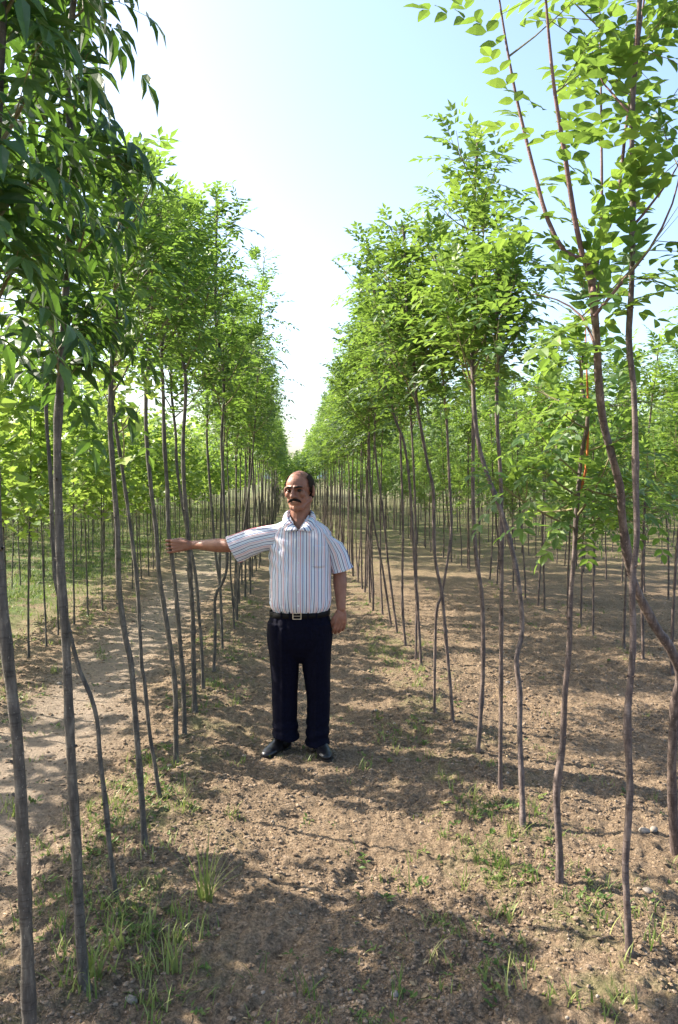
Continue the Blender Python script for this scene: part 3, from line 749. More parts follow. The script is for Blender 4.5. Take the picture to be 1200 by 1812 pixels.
def blades(x, y, n_per, h, spread, wd, seed, vrange=(.2, .9), segs=3, flop=.6):
    """grass tufts: returns arrays of bent tapering blades"""
    r = np.random.default_rng(seed); n = len(x) * n_per
    cx = np.repeat(x, n_per) + r.normal(0, spread, n); cy = np.repeat(y, n_per) + r.normal(0, spread, n)
    hs = np.repeat(h if np.ndim(h) else np.full(len(x), h), n_per) * r.uniform(.45, 1.15, n)
    a = r.random(n) * 6.28; fl = r.uniform(.15, 1, n) * flop
    z0 = gheight(cx, cy) - .003; ww = wd * r.uniform(.6, 1.3, n)
    V = []
    for i in range(segs + 1):
        t = i / segs; q_ = t * (.45 + .75 * t); ox = np.cos(a) * hs * fl * q_; oy = np.sin(a) * hs * fl * q_; z = z0 + hs * (t - .35 * fl * t * t)
        hw = ww * (1 - t) ** .6 * .5 + .0002
        px_, py_ = -np.sin(a) * hw, np.cos(a) * hw
        V.append(np.stack([cx + ox - px_, cy + oy - py_, z], 1)); V.append(np.stack([cx + ox + px_, cy + oy + py_, z], 1))
    V = np.stack(V, 1); k = 2 * (segs + 1)
    q = np.array([[2 * i, 2 * i + 1, 2 * i + 3, 2 * i + 2] for i in range(segs)])
    Fq = (q[None] + (np.arange(n) * k)[:, None, None]).reshape(-1, 4)
    v = np.repeat(np.repeat(r.uniform(*vrange, len(x)), n_per) + r.uniform(-.12, .12, n), k)
    return V.reshape(-1, 3), Fq, np.clip(v, 0, 1)
def merge(parts):
    V, Fs, A, n = [], [], [], 0
    for v, f, a in parts: V.append(v); Fs.append(f + n); A.append(a); n += len(v)
    return np.concatenate(V), Fs, np.concatenate(A)
def m_rows(x, y, r):
    g = np.exp(-((x + .70) / .28) ** 2) * .9 + np.exp(-((x - .88) / .24) ** 2) * .75 + 1.3 * np.exp(-((x + 2.45) / .42) ** 2) + .35 * np.exp(-((x - 3.1) / .3) ** 2) + .07
    g *= np.clip(.45 + 2.2 * perlin(x * 1.5 + 3, y * 1.1, 33), 0, 1)
    return r.random(len(x)) < g
parts = []
x, y = lane_points(9500, 1.7, 14, 51, m_rows); parts.append(blades(x, y, 7, .055, .022, .0042, 52, (.15, .85), flop=1.0))
x, y = lane_points(1300, 1.7, 12, 53, m_rows); parts.append(blades(x, y, 10, .11, .02, .005, 54, (.3, .95), flop=.9))
# clumps that stand out in the photograph
cl = [(160, 1760, .15), (215, 1740, .12), (255, 1800, .13), (330, 1680, .13), (300, 1650, .12), (120, 1690, .09), (420, 1450, .07), (560, 1800, .05), (905, 1560, .07),
      (890, 1620, .09), (1135, 1690, .12), (1090, 1800, .1), (1000, 1770, .08), (805, 1385, .11), (745, 1215, .10), (795, 1640, .05), (550, 1338, .06), (275, 1520, .1), (420, 1340, .06), (255, 1350, .09),
      (330, 1440, .1), (235, 1390, .09), (205, 1430, .1), (920, 1690, .08), (860, 1740, .07), (700, 1320, .05), (870, 1350, .06), (740, 1190, .09), (1160, 1640, .06), (40, 1240, .1), (90, 1190, .12), (20, 1430, .12), (100, 1140, .1)]
cx, cy, ch = [], [], []
for (px, py, h) in cl:
    r_ = W(px, py, 1) - EYE; p = EYE + r_ * (1.65 / -r_.z)
    for q in range(5): cx.append(p.x + random.gauss(0, .04)); cy.append(p.y + random.gauss(0, .06)); ch.append(h * .72)
parts.append(blades(np.array(cx), np.array(cy), 6, np.array(ch), .018, .006, 55, (.5, 1), flop=.8))
# the grassy field on the left
def m_field(x, y, r):
    g = np.clip((-x - 2.5) / .9, 0, 1) * np.clip(.6 + 1.4 * perlin(x * .55, y * .45, 14), .1, 1) + .5 * np.clip((y - 13) / 12, 0, 1) * np.clip(.5 + perlin(x * .7, y * .4, 9), 0, 1)
    return r.random(len(x)) < g
r9 = np.random.default_rng(60); n9 = 24000; y9 = 7 * (48 / 7) ** r9.random(n9); x9 = -2.2 - r9.random(n9) * (.44 * y9 + .5)
k = m_field(x9, y9, r9); x9, y9 = x9[k], y9[k]; parts.append(blades(x9, y9, 3, .07 + .004 * y9, .06, .011, 61, (.15, .8), segs=2, flop=1.1))
x9 = r9.uniform(-.6, 1, 9000) * 12; y9 = 13 * 3.5 ** r9.random(9000); k = m_field(x9, y9, r9) & (x9 > -2.3); parts.append(blades(x9[k], y9[k], 3, .14, .05, .014, 62, (.35, .8), segs=2))
V1, F1, A1 = merge(parts)
tag(link('grass', np_mesh('grass', V1, F1, [M_GRASS], {'v': A1})), 'sparse green grass along the rows and thick grass in the left field', 'grass', kind='stuff')

# low broad-leaved weeds
def weeds():
    random.seed(77); Lv = Leaves()
    x, y = lane_points(10500, 1.7, 12, 71, m_rows)
    for a, b in zip(x, y):
        z = gz(a, b); n = random.randint(3, 7); s = rnd(.012, .03) * (1 + .05 * b); v0 = rnd(.1, .8)
        for i in range(n):
            t = rnd(0, 6.28); d = Vector((math.cos(t), math.sin(t), rnd(.1, .9)))
            Lv.add((a + rnd(-.02, .02), b + rnd(-.02, .02), z + rnd(0, .012)), d, UP + Vector((rnd(-.4, .4), rnd(-.4, .4), 0)), s * rnd(.7, 1.3), s * .5, v0 + rnd(-.1, .1))
    v, f, a = Lv.arrays(T_MID)
    tag(link('weeds', np_mesh('weeds', v, f, [M_GRASS], {'v': np.clip(a, 0, 1)})), 'low leafy weeds in patches along the feet of the rows', 'weeds', kind='stuff')
    Lv = Leaves(); M_DRY = leaf_mat('dry_leaf', (.16, .10, .05), (.28, .19, .10), (.40, .30, .17), (.3, .2, .1), .15)
    x, y = lane_points(6000, 1.7, 10, 73, m_rough)
    for a, b in zip(x, y):
        t = rnd(0, 6.28); s = rnd(.008, .03)
        Lv.add((a, b, gz(a, b) + rnd(.002, .008)), (math.cos(t), math.sin(t), rnd(-.2, .5)), UP + Vector((rnd(-.8, .8), rnd(-.8, .8), 0)), s, s * rnd(.12, .5), rnd(0, 1))
    v, f, a = Lv.arrays(T_MID)
    tag(link('leaf_litter', np_mesh('leaf_litter', v, f, [M_DRY], {'v': a})), 'dry leaf scraps and straw bits lying on the soil', 'leaf litter', kind='stuff')
weeds()

# the one big tuft of tall grass left of the lane, and the leaning straw stalk
def tuft(px, py, n, h, label, seed, wd=.007, spread=.015, v=(.6, 1)):
    r_ = W(px, py, 1) - EYE; p = EYE + r_ * (1.65 / -r_.z); b = Vector((p.x, p.y, gz(p.x, p.y)))
    v_, f_, a_ = blades(np.array([p.x]), np.array([p.y]), n, h, spread, wd, seed, v, segs=6, flop=.75)
    o = link('grass_tuft', np_mesh('grass_tuft', v_ - np.array(b), f_, [M_GRASS], {'v': a_})); o.location = b
    tag(o, label, 'grass tuft', 'tall grass tufts beside the left row')
tuft(365, 1600, 26, .27, 'tallest pale green grass tuft, standing alone left of the lane', 81)
tuft(205, 1700, 9, .14, 'bright blades of grass right of the second trunk', 82, .012)
tuft(310, 1720, 8, .16, 'lone bent grass stems between the second trunk and the lane', 83, .009)
tuft(165, 1745, 16, .12, 'grass tuft hugging the foot of the second trunk', 84, .009)
# PERSON-BEGIN
# ------------------------------------------------------------------ the man
def ring_loft(rings, n=24, cap=True):
    """rings: (centre, half_a, half_b, axis_a, axis_b[, power]) -> verts, quads(+fans)"""
    V, Fc = [], []
    for r in rings:
        c, a, b, A, B = r[:5]; pw = r[5] if len(r) > 5 else 1
        for i in range(n):
            t = 2 * math.pi * i / n; ct, st = math.cos(t), math.sin(t)
            ct = math.copysign(abs(ct) ** pw, ct); st = math.copysign(abs(st) ** pw, st)
            V.append(Vector(c) + A * a * ct + B * b * st)
    for k in range(len(rings) - 1):
        for i in range(n):
            j = (i + 1) % n; Fc.append((k * n + i, k * n + j, (k + 1) * n + j, (k + 1) * n + i))
    if cap:
        Fc.append(tuple(reversed(range(n)))); Fc.append(tuple((len(rings) - 1) * n + i for i in range(n)))
    return V, Fc
XA, YA, ZA = Vector((1, 0, 0)), Vector((0, 1, 0)), Vector((0, 0, 1))
class Body:
    def __init__(s): s.bm = bmesh.new()
    def add(s, V, Fc):
        vs = [s.bm.verts.new(v) for v in V]
        for f in Fc:
            try: s.bm.faces.new([vs[i] for i in f])
            except ValueError: pass
    def cap(s, p0, p1, r0, r1, n=14, flat=1.0, axis=None):
        """tapered limb with round ends; flat squeezes it along axis"""
        p0, p1 = Vector(p0), Vector(p1); d = (p1 - p0); L = d.length; d = d / L if L > 1e-6 else Vector((0, 0, 1))
        A = (Vector(axis) if axis else (XA if abs(d.x) < .8 else YA)); A = (A - d * A.dot(d)).normalized(); B = d.cross(A)
        rings = []
        for k in range(4): a = math.pi / 2 * (1 - k / 4) ; rings.append((p0 - d * r0 * math.sin(a), max(.0004, r0 * math.cos(a)) * flat, max(.0004, r0 * math.cos(a)), A, B))
        rings.append((p0, r0 * flat, r0, A, B)); rings.append((p1, r1 * flat, r1, A, B))
        for k in range(1, 5): a = math.pi / 2 * k / 4; rings.append((p1 + d * r1 * math.sin(a), max(.0004, r1 * math.cos(a)) * flat, max(.0004, r1 * math.cos(a)), A, B))
        s.add(*ring_loft(rings, n))
    def chain(s, pts, rs, **k):
        for i in range(len(pts) - 1): s.cap(pts[i], pts[i + 1], rs[i], rs[i + 1], **k)
    def ell(s, c, r, rot=None):
        M = Matrix.Translation(Vector(c)) @ (rot.to_4x4() if rot else Matrix.Identity(4)) @ Matrix.Diagonal((*r, 1))
        bmesh.ops.create_uvsphere(s.bm, u_segments=20, v_segments=14, radius=1, matrix=M)
    def remesh(s, name, voxel, it, mats, fac=.5):
        bmesh.ops.recalc_face_normals(s.bm, faces=s.bm.faces)
        me = bpy.data.meshes.new('t'); s.bm.to_mesh(me); s.bm.free()
        o = bpy.data.objects.new('t', me); C.objects.link(o)
        m = o.modifiers.new('r', 'REMESH'); m.mode = 'VOXEL'; m.voxel_size = voxel; m.use_smooth_shade = True
        m2 = o.modifiers.new('s', 'SMOOTH'); m2.iterations = it; m2.factor = fac
        dg = bpy.context.evaluated_depsgraph_get(); dg.update()
        res = bpy.data.meshes.new_from_object(o.evaluated_get(dg)); res.name = name
        bpy.data.objects.remove(o); res.materials.clear()
        for mm in mats: res.materials.append(mm)
        res.polygons.foreach_set('use_smooth', np.ones(len(res.polygons), bool))
        return res

def skin_mat():
    m, n, l, b = mat('weathered_skin')
    tc = n.new('ShaderNodeTexCoord'); t = noise_tex(n, l, 18, 5, .6, tc.outputs['Object'])
    r = ramp(n, [(.3, (.20, .085, .055)), (.7, (.30, .138, .092))]); l.new(t.outputs[0], r.inputs[0])
    l.new(r.outputs[0], b.inputs['Base Color']); b.inputs['Roughness'].default_value = .5
    b.inputs['Specular IOR Level'].default_value = .4
    b.inputs['Subsurface Weight'].default_value = .08; b.inputs['Subsurface Radius'].default_value = (.01, .004, .002)
    t2 = noise_tex(n, l, 260, 4, .6, tc.outputs['Object'])
    bp = n.new('ShaderNodeBump'); bp.inputs['Strength'].default_value = .25; bp.inputs['Distance'].default_value = .001
    l.new(t2.outputs[0], bp.inputs['Height']); l.new(bp.outputs[0], b.inputs['Normal'])
    return m
def stripe_mat():
    m, n, l, b = mat('striped_cotton')
    at = n.new('ShaderNodeAttribute'); at.attribute_name = 'su'
    x = mathn(n, l, 'MULTIPLY', at.outputs['Fac'], 1 / .054)
    fr = mathn(n, l, 'FRACT', x)
    W_ = (.80, .80, .84)
    st = [(0, (.05, .06, .20)), (.095, W_), (.23, (.66, .36, .44)), (.27, W_), (.39, (.60, .14, .18)), (.455, W_), (.59, (.07, .10, .30)), (.675, W_), (.80, (.42, .60, .80)), (.87, W_)]
    r = ramp(n, st, 'CONSTANT'); l.new(fr, r.inputs[0])
    tc = n.new('ShaderNodeTexCoord'); t = noise_tex(n, l, 9, 4, .6, tc.outputs['Object'])
    rr = ramp(n, [(.3, (.93, .93, .93)), (.7, (1, 1, 1))]); l.new(t.outputs[0], rr.inputs[0])
    l.new(mixc(n, l, 1, r.outputs[0], rr.outputs[0], 'MULTIPLY'), b.inputs['Base Color'])
    b.inputs['Roughness'].default_value = .8; b.inputs['Specular IOR Level'].default_value = .2
    tr = n.new('ShaderNodeBsdfTranslucent'); l.new(r.outputs[0], tr.inputs[0])
    mx = n.new('ShaderNodeMixShader'); mx.inputs[0].default_value = .12
    l.new(b.outputs[0], mx.inputs[1]); l.new(tr.outputs[0], mx.inputs[2]); l.new(mx.outputs[0], n['Material Output'].inputs[0])
    return m
def build_person():
    M_SKIN, M_SHIRT = skin_mat(), stripe_mat()
    M_TROU = simple('navy_trouser_cloth', (.0035, .0035, .010), .85, .08, 0, .3, 60)
    M_SHOE = simple('black_leather', (.010, .009, .011), .32, .45, 0, .3, 20)
    M_SOLE = simple('shoe_sole', (.03, .025, .022), .8, .2)
    M_BELT = simple('belt_leather', (.005, .0045, .005), .6, .15)
    M_METAL = simple('buckle_metal', (.65, .62, .55), .3, .5, 1, .05)
    M_HAIR = simple('black_grey_hair', (.030, .022, .018), .9, .1, 0, .5, 220)
    M_MOUST = simple('black_moustache', (.012, .009, .008), .8, .25, 0, .4, 220)
    M_EYE = simple('eye', (.03, .018, .014), .5, .25)
    M_BTN = simple('shirt_button', (.75, .75, .72), .4, .4)
    org = W(531, 1332, 4.82); org.z = gz(org.x, org.y) + .004
    root = empty('person', org, -YAW)
    tag(root, 'balding man with moustache in striped short-sleeved shirt, one arm stretched out to a trunk', 'person')
    Rz = Matrix.Rotation(YAW, 3, 'Z')
    def loc(p): return Rz @ (Vector(p) - org)
    # where his fist closes on the trunk: nearest point of that trunk at grip height
    zt = 1.245 + org.z
    for i in range(len(HOLD) - 1):
        if HOLD[i].z <= zt <= HOLD[i + 1].z:
            f = (zt - HOLD[i].z) / (HOLD[i + 1].z - HOLD[i].z); G_ = loc(HOLD[i].lerp(HOLD[i + 1], f)); AX = (Rz @ (HOLD[i + 1] - HOLD[i])).normalized()
    print('grip at', G_)
    b = Body()
    # torso, pelvis, legs under the clothes
    tor = [(.80, .145, .10), (.88, .15, .105), (1.0, .165, .115), (1.12, .17, .118), (1.24, .165, .112), (1.31, .150, .095), (1.36, .115, .072), (1.40, .07, .056)]
    b.add(*ring_loft([(Vector((.005, .01, z)), a, c, XA, YA) for z, a, c in tor], 24))
    for sx in (-1, 1):
        b.chain([(sx * .09, .02, .82), (sx * .10, .02, .5), (sx * .10, .03, .12)], [.085, .058, .036])
        ax_, tx, ty = ((-.090, -.140, -.045) if sx < 0 else (.104, .134, -.060)); b.chain([(sx * .10, .03, .12), (ax_, .038, .065), (tx, ty, .036)], [.036, .032, .020])
    # head, turned and tipped slightly towards the outstretched arm
    HR = Matrix.Rotation(R(-19), 3, 'Z') @ Matrix.Rotation(R(3), 3, 'X') @ Matrix.Rotation(R(-3), 3, 'Y')
    HC = Vector((-.002, -.012, 1.597))
    def hp(p): return HC + HR @ Vector((p[0] * 1.10, p[1] * 1.02, p[2] * .975))
    b.ell(hp((0, .018, .034)), (.076, .096, .089), HR)
    b.ell(hp((0, -.030, .035)), (.066, .056, .066), HR)
    b.ell(hp((0, -.018, -.035)), (.063, .070, .080), HR)
    b.ell(hp((0, -.052, -.098)), (.030, .027, .024), HR)
    for s in (-1, 1):
        b.cap(hp((s * .056, .005, -.055)), hp((s * .024, -.048, -.098)), .021, .020)
        b.ell(hp((s * .040, -.060, -.016)), (.021, .018, .024), HR)
        b.cap(hp((s * .010, -.083, .028)), hp((s * .046, -.070, .026)), .0115, .009)
        b.ell(hp((s * .011, -.096, -.030)), (.009, .010, .008), HR)
        er = HR @ Matrix.Rotation(R(s * 20), 3, 'Z')
        b.ell(hp((s * .081, .014, .0)), (.009, .020, .033), er); b.ell(hp((s * .079, .008, -.024)), (.008, .012, .014), er)
    b.cap(hp((0, -.086, .018)), hp((0, -.112, -.026)), .0085, .0135)
    b.cap(hp((-.021, -.080, -.064)), hp((.021, -.080, -.064)), .0075, .0075)
    b.cap(hp((-.017, -.080, -.073)), hp((.017, -.080, -.073)), .008, .008)
    b.chain([hp((0, .02, -.075)), (0, .012, 1.43), (0, .01, 1.37)], [.059, .061, .075])
    b.cap((-.04, .015, 1.385), (-.13, .01, 1.335), .038, .038); b.cap((.04, .015, 1.385), (.13, .01, 1.330), .038, .036)
    # arm stretched out to the trunk
    WR = G_ + Vector((.165, -.050, .012)); EL = Vector((-.43, .030, 1.262)); SH = Vector((-.165, .0, 1.335))
    b.cap(SH, EL, .048, .041)
    b.chain([EL, EL.lerp(WR, .35), EL.lerp(WR, .75), WR], [.041, .043, .032, .0265])
    # palm and fingers closing round the trunk
    u = (G_ - WR); u = (u - AX * u.dot(AX)).normalized(); nrm = AX.cross(u).normalized()
    if nrm.y > 0: nrm = -nrm                       # towards the camera side
    kn = G_ - u * .035 + nrm * .030
    b.cap(WR, WR.lerp(kn, .55), .027, .030, flat=.62, axis=nrm)
    b.chain([WR.lerp(kn, .35) - AX * .012, kn - AX * .030], [.021, .013]); b.chain([WR.lerp(kn, .35) + AX * .012, kn + AX * .030], [.022, .013])
    b.chain([WR.lerp(kn, .3), kn - AX * .010], [.022, .014]); b.chain([WR.lerp(kn, .3), kn + AX * .010], [.022, .014])
    rt = .0155
    for k, (off, ln, rr) in enumerate(((.032, .92, .0088), (.0115, 1.0, .0092), (-.0105, .96, .0090), (-.031, .80, .0080))):
        base = kn + AX * off
        q = rt + rr + .0005; c = G_ + AX * (off + .006 * (1 - k * .6))
        p = [base]
        for a in (30, 80, 135, 190, 235)[:5 if ln > .85 else 4]:
            an = R(a * (ln * .5 + .5)); p.append(c + (-u * math.cos(an) * -1 * -1 + nrm * math.sin(an)) * q * (1.0))
        b.chain(p, [rr * 1.12, rr * 1.05, rr, rr * .97, rr * .93, rr * .85][:len(p)], n=10)
    # thumb leaves the side of the palm and closes behind the trunk
    tb = WR.lerp(kn, .42) + AX * .024
    b.chain([tb, tb + u * .038 - nrm * .020 + AX * .016, G_ - u * .014 - nrm * .026 + AX * .032, G_ + u * .014 - nrm * .026 + AX * .034], [.0155, .0125, .0105, .0085], n=10)
    # hanging arm and relaxed hand
    S2, E2, W2 = Vector((.162, .01, 1.295)), Vector((.243, .035, 1.095)), Vector((.252, -.012, .885))
    b.chain([S2, E2, E2.lerp(W2, .3), E2.lerp(W2, .8), W2], [.042, .041, .0425, .031, .0275])
    dn = Vector((-.06, -.06, -1)).normalized(); sd = Vector((-.88, -.48, 0)).normalized(); pc = Vector((-.40, .85, 0))       # across the knuckles
    kn2 = W2 + dn * .088; pn = dn.cross(sd).normalized()
    b.cap(W2, W2 + dn * .05, .028, .036, flat=.60, axis=pn)
    for k, (off, ln, rr) in enumerate(((.033, .92, .0096), (.0112, 1.0, .0100), (-.0112, .95, .0096), (-.032, .78, .0086))):
        kb = kn2 + sd * off; b.chain([W2 + dn * .025 + sd * off * .5, kb], [.020, .0125])
        d1 = (dn + pc * .25 + sd * off * 2).normalized(); d2 = (dn + pc * .85).normalized(); d3 = (dn + pc * 1.6).normalized()
        p1 = kb + d1 * .040 * ln; p2 = p1 + d2 * .026 * ln; p3 = p2 + d3 * .017 * ln
        b.chain([kb, p1, p2, p3], [rr * 1.15, rr, rr * .95, rr * .85], n=10)
    t0 = W2 + dn * .028 + sd * .022
    b.chain([t0, t0 + (dn + sd * .75 + pc * .2).normalized() * .042, t0 + (dn + sd * .45 + pc * .3).normalized() * .072, t0 + (dn + sd * .2 + pc * .4).normalized() * .094], [.0150, .0125, .0105, .0085], n=10)
    link('body', b.remesh('body', .0032, 3, [M_SKIN]), root)
    # eyes, brows, moustache, hair
    for s in (-1, 1):
        e = Body(); e.ell(hp((s * .0295, -.0755, .0065)), (.0130, .0115, .0085), HR); em = bpy.data.meshes.new('eye'); e.bm.to_mesh(em); em.materials.append(M_EYE); link('eye', em, root)
        e = Body(); e.chain([hp((s * .012, -.0950, .0275)), hp((s * .029, -.0905, .0300)), hp((s * .049, -.0760, .0265))], [.0058, .0068, .0036], n=8)
        link('eyebrow', e.remesh('eyebrow', .0016, 2, [M_MOUST]), root)
    e = Body()
    for s in (-1, 1): e.chain([hp((0, -.0965, -.0470)), hp((s * .015, -.0955, -.0490)), hp((s * .029, -.0860, -.0560)), hp((s * .036, -.0770, -.0650))], [.0072, .0085, .0075, .0042], n=10)
    link('moustache', e.remesh('moustache', .002, 2, [M_MOUST]), root)
    e = Body(); e.ell((0, .020, .036), (.0805, .0995, .0925)); e.ell((0, .055, -.01), (.070, .058, .075))
    me = e.remesh('hair', .0028, 2, [M_HAIR]); bmh = bmesh.new(); bmh.from_mesh(me)
    def bald(v):
        x, y, z = v; n_ = .006 * mnoise.noise(Vector((x * 60, y * 60, z * 60)))
        front = .000 + (.07 * max(0, (z - .03) / .09)) + n_            # hairline recedes over the top
        if abs(x) > .058: front = -.022 + n_ + (.012 if z < .02 else 0)
        if z < -.012 and y < .028: return True                          # open round the ears
        return y < front or z < -.062 + n_
    bmesh.ops.delete(bmh, geom=[v for v in bmh.verts if bald(v.co)], context='VERTS')
    for v in bmh.verts: v.co = hp(v.co * (1 + .012 * mnoise.noise(v.co * 90)))
    bmh.to_mesh(me); bmh.free(); ho = link('hair', me, root)
    so_ = ho.modifiers.new('thick', 'SOLIDIFY'); so_.thickness = .004; so_.offset = -1

    # ---- shirt: one lofted shell of the torso, open at the collar
    prof = [(.850, .172, .118), (.868, .176, .122), (.885, .186, .134), (.905, .194, .142), (.94, .198, .144), (1.0, .200, .142), (1.08, .199, .138), (1.16, .199, .136), (1.24, .200, .134), (1.30, .199, .126),
            (1.345, .192, .112), (1.372, .176, .100), (1.396, .142, .088), (1.420, .096, .076), (1.440, .070, .068), (1.452, .064, .064)]
    zs = np.array([p[0] for p in prof]); aw = np.array([p[1] * (.95 if p[0] < 1.33 else .98) for p in prof]); bw = np.array([p[2] for p in prof])
    def surf(t, z, off=0.0):
        a = np.interp(z, zs, aw) + off; d = np.interp(z, zs, bw) + off
        ct, st = math.cos(t), math.sin(t)
        x = a * math.copysign(abs(ct) ** .9, ct); y = d * math.copysign(abs(st) ** .85, st)
        # belly and folds
        if st < 0: y -= .016 * math.exp(-((z - 1.02) / .12) ** 2) * abs(st)
        f = .0065 * mnoise.noise(Vector((x * 9, y * 6, z * 5 + 3))) + .005 * mnoise.noise(Vector((x * 22, y * 14, z * 9)))
        pull = .009 * math.sin((x * .75 + (z - 1.36) * 1.05) * 75) * max(0, min(1, (-x + .04) * 6)) * max(0, min(1, (z - 1.0) * 4)) * (1 if st < .2 else .3)   # drag lines towards the raised arm
        bl = .004 * math.sin(t * 17 + 2 * math.sin(z * 20)) * math.exp(-((z - .90) / .05) ** 2)
        k = (f + pull * .55 + bl) * min(1, (z - .86) / .04 + .2)
        n = Vector((ct, st, 0)).normalized()
        return Vector((x + .004, y + .006, z)) + n * k
    NU, zz = 150, []
    for i in range(len(prof) - 1):
        m = max(2, int((prof[i + 1][0] - prof[i][0]) / .006)); zz += [prof[i][0] + (prof[i + 1][0] - prof[i][0]) * j / m for j in range(m)]
    zz.append(prof[-1][0]); V, su = [], []
    for z in zz:
        for i in range(NU):
            t = 2 * math.pi * i / NU; p = surf(t, z); V.append(p)
            per = math.atan2(math.cos(t), abs(math.sin(t)) * .8 + .05)
            su.append(.215 * math.cos(t) * (1 + .12 * math.cos(t) ** 2) + .5)
    def open_v(p): return p.y < 0 and p.z > 1.358 and abs(p.x + .004) < (p.z - 1.358) * .62
    Fq = []
    for k in range(len(zz) - 1):
        for i in range(NU):
            j = (i + 1) % NU; q = (k * NU + i, k * NU + j, (k + 1) * NU + j, (k + 1) * NU + i)
            if open_v(sum((V[v] for v in q), Vector()) / 4): continue
            Fq.append(q)
    sh = link('shirt', np_mesh('shirt', V, np.array(Fq), [M_SHIRT], {'su': su}, smooth=True), root)
    # sleeves
    def sleeve(rings, n=44, seed=0, ups=1.0):
        V, su = [], []; K = 30
        for k in range(K + 1):
            s = k / K * (len(rings) - 1); i = min(int(s), len(rings) - 2); f = s - i
            r0, r1 = rings[i], rings[i + 1]
            c = Vector(r0[0]).lerp(Vector(r1[0]), f); a = r0[1] * (1 - f) + r1[1] * f; bb = r0[2] * (1 - f) + r1[2] * f
            A = r0[3].lerp(r1[3], f).normalized(); B = r0[4].lerp(r1[4], f).normalized()
            for j in range(n):
                t = 2 * math.pi * j / n
                w_ = 1 + .05 * mnoise.noise(Vector((math.cos(t) * 2, math.sin(t) * 2, s * 1.3 + seed))) + .05 * math.sin(3 * t + seed + s) * (s / len(rings))
                V.append(c + (A * a * math.cos(t) + B * bb * math.sin(t)) * w_); su.append(a * 1.25 * math.cos(t) + .5 + .01 * seed)
        Fq = [(k * n + j, k * n + (j + 1) % n, (k + 1) * n + (j + 1) % n, (k + 1) * n + j) for k in range(K) for j in range(n)]
        o = link('sleeve', np_mesh('sleeve', V, np.array(Fq), [M_SHIRT], {'su': su}, smooth=True), root)
        m = o.modifiers.new('cloth', 'SOLIDIFY'); m.thickness = .0025; m.offset = -1
        return o
    # outstretched sleeve: axis_a runs up the sleeve's height (stripes run along the arm)
    sleeve([((-.085, .0, 1.345), .050, .060, ZA, YA), ((-.140, .0, 1.318), .076, .076, Vector((.15, 0, 1)), YA), ((-.20, .004, 1.308), .086, .078, Vector((.28, 0, 1)), YA),
            ((-.30, .014, 1.283), .087, .076, Vector((-.0, 0, 1)), YA), ((-.375, .022, 1.252), .086, .072, Vector((-.42, 0, 1)), YA), ((-.412, .026, 1.238), .090, .074, Vector((-.50, 0, 1)), YA)], seed=1)
    # hanging sleeve: stripes run down it
    sleeve([((.115, .0, 1.385), .045, .055, Vector((1, 0, -.9)), YA), ((.158, .0, 1.338), .066, .078, Vector((1, 0, -.6)), YA), ((.192, .004, 1.290), .068, .080, Vector((1, 0, -.15)), YA),
            ((.228, .010, 1.22), .063, .077, Vector((1, 0, .05)), YA), ((.250, .014, 1.14), .064, .075, Vector((1, 0, .22)), YA), ((.260, .014, 1.112), .065, .076, Vector((1, 0, .30)), YA)], seed=2)
    # collar: two turned-down leaves of cloth
    for s in (-1, 1):
        inner = [(0, .070, 1.478), (.045, .056, 1.482), (.068, .018, 1.478), (.070, -.022, 1.460), (.056, -.060, 1.425), (.006, -.118, 1.370)]
        outer = [(0, .096, 1.430), (.062, .080, 1.433), (.096, .020, 1.430), (.098, -.040, 1.408), (.078, -.112, 1.360), (.014, -.138, 1.362)]
        ip = smooth_path([Vector((s * x, y, z)) for x, y, z in inner], .012); op = smooth_path([Vector((s * x, y, z)) for x, y, z in outer], .012)
        K = 26; V, su = [], []
        for k in range(K + 1):
            a = ip[min(len(ip) - 1, round(k / K * (len(ip) - 1)))]; c = op[min(len(op) - 1, round(k / K * (len(op) - 1)))]
            for q in range(5):
                f = q / 4; p = a.lerp(c, f); p = p + Vector((0, 0, .010 * math.sin(math.pi * f * .9))) + (p - Vector((0, 0, p.z))).normalized() * .006 * math.sin(math.pi * f)
                V.append(p); su.append(.5 + k * .0085)
        Fq = [(k * 5 + q, k * 5 + q + 1, k * 5 + q + 6, k * 5 + q + 5) for k in range(K) for q in range(4)]
        o = link('collar', np_mesh('collar', V, np.array(Fq), [M_SHIRT], {'su': su}, smooth=True), sh)
        m = o.modifiers.new('cloth', 'SOLIDIFY'); m.thickness = .003; m.offset = 0
    # button band, buttons and chest pocket
    V, su = [], []; K = 60
    for k in range(K + 1):
        z = .872 + (1.362 - .872) * k / K
        for q in range(4):
            t = -math.pi / 2 + (q / 3 - .5) * .17 - .02; V.append(surf(t, z, .0032)); su.append(.5 + .215 * math.cos(t) + .004)
    Fq = np.array([(k * 4 + q, k * 4 + q + 1, k * 4 + q + 5, k * 4 + q + 4) for k in range(K) for q in range(3)])
    o = link('button_band', np_mesh('button_band', V, Fq, [M_SHIRT], {'su': su}, smooth=True), sh)
    m = o.modifiers.new('cloth', 'SOLIDIFY'); m.thickness = .003; m.offset = -1
    for z in (.92, 1.005, 1.09, 1.175, 1.26, 1.335):
        p = surf(-math.pi / 2 - .02, z, .0055)
        bmb = bmesh.new(); bmesh.ops.create_cone(bmb, cap_ends=True, segments=14, radius1=.0055, radius2=.0048, depth=.0025, matrix=Matrix.Translation(p) @ Matrix.Rotation(R(90), 4, 'X'))
        me = bpy.data.meshes.new('button'); bmb.to_mesh(me); bmb.free(); me.materials.append(M_BTN); link('button', me, sh)
    V, su = [], []; K = 16
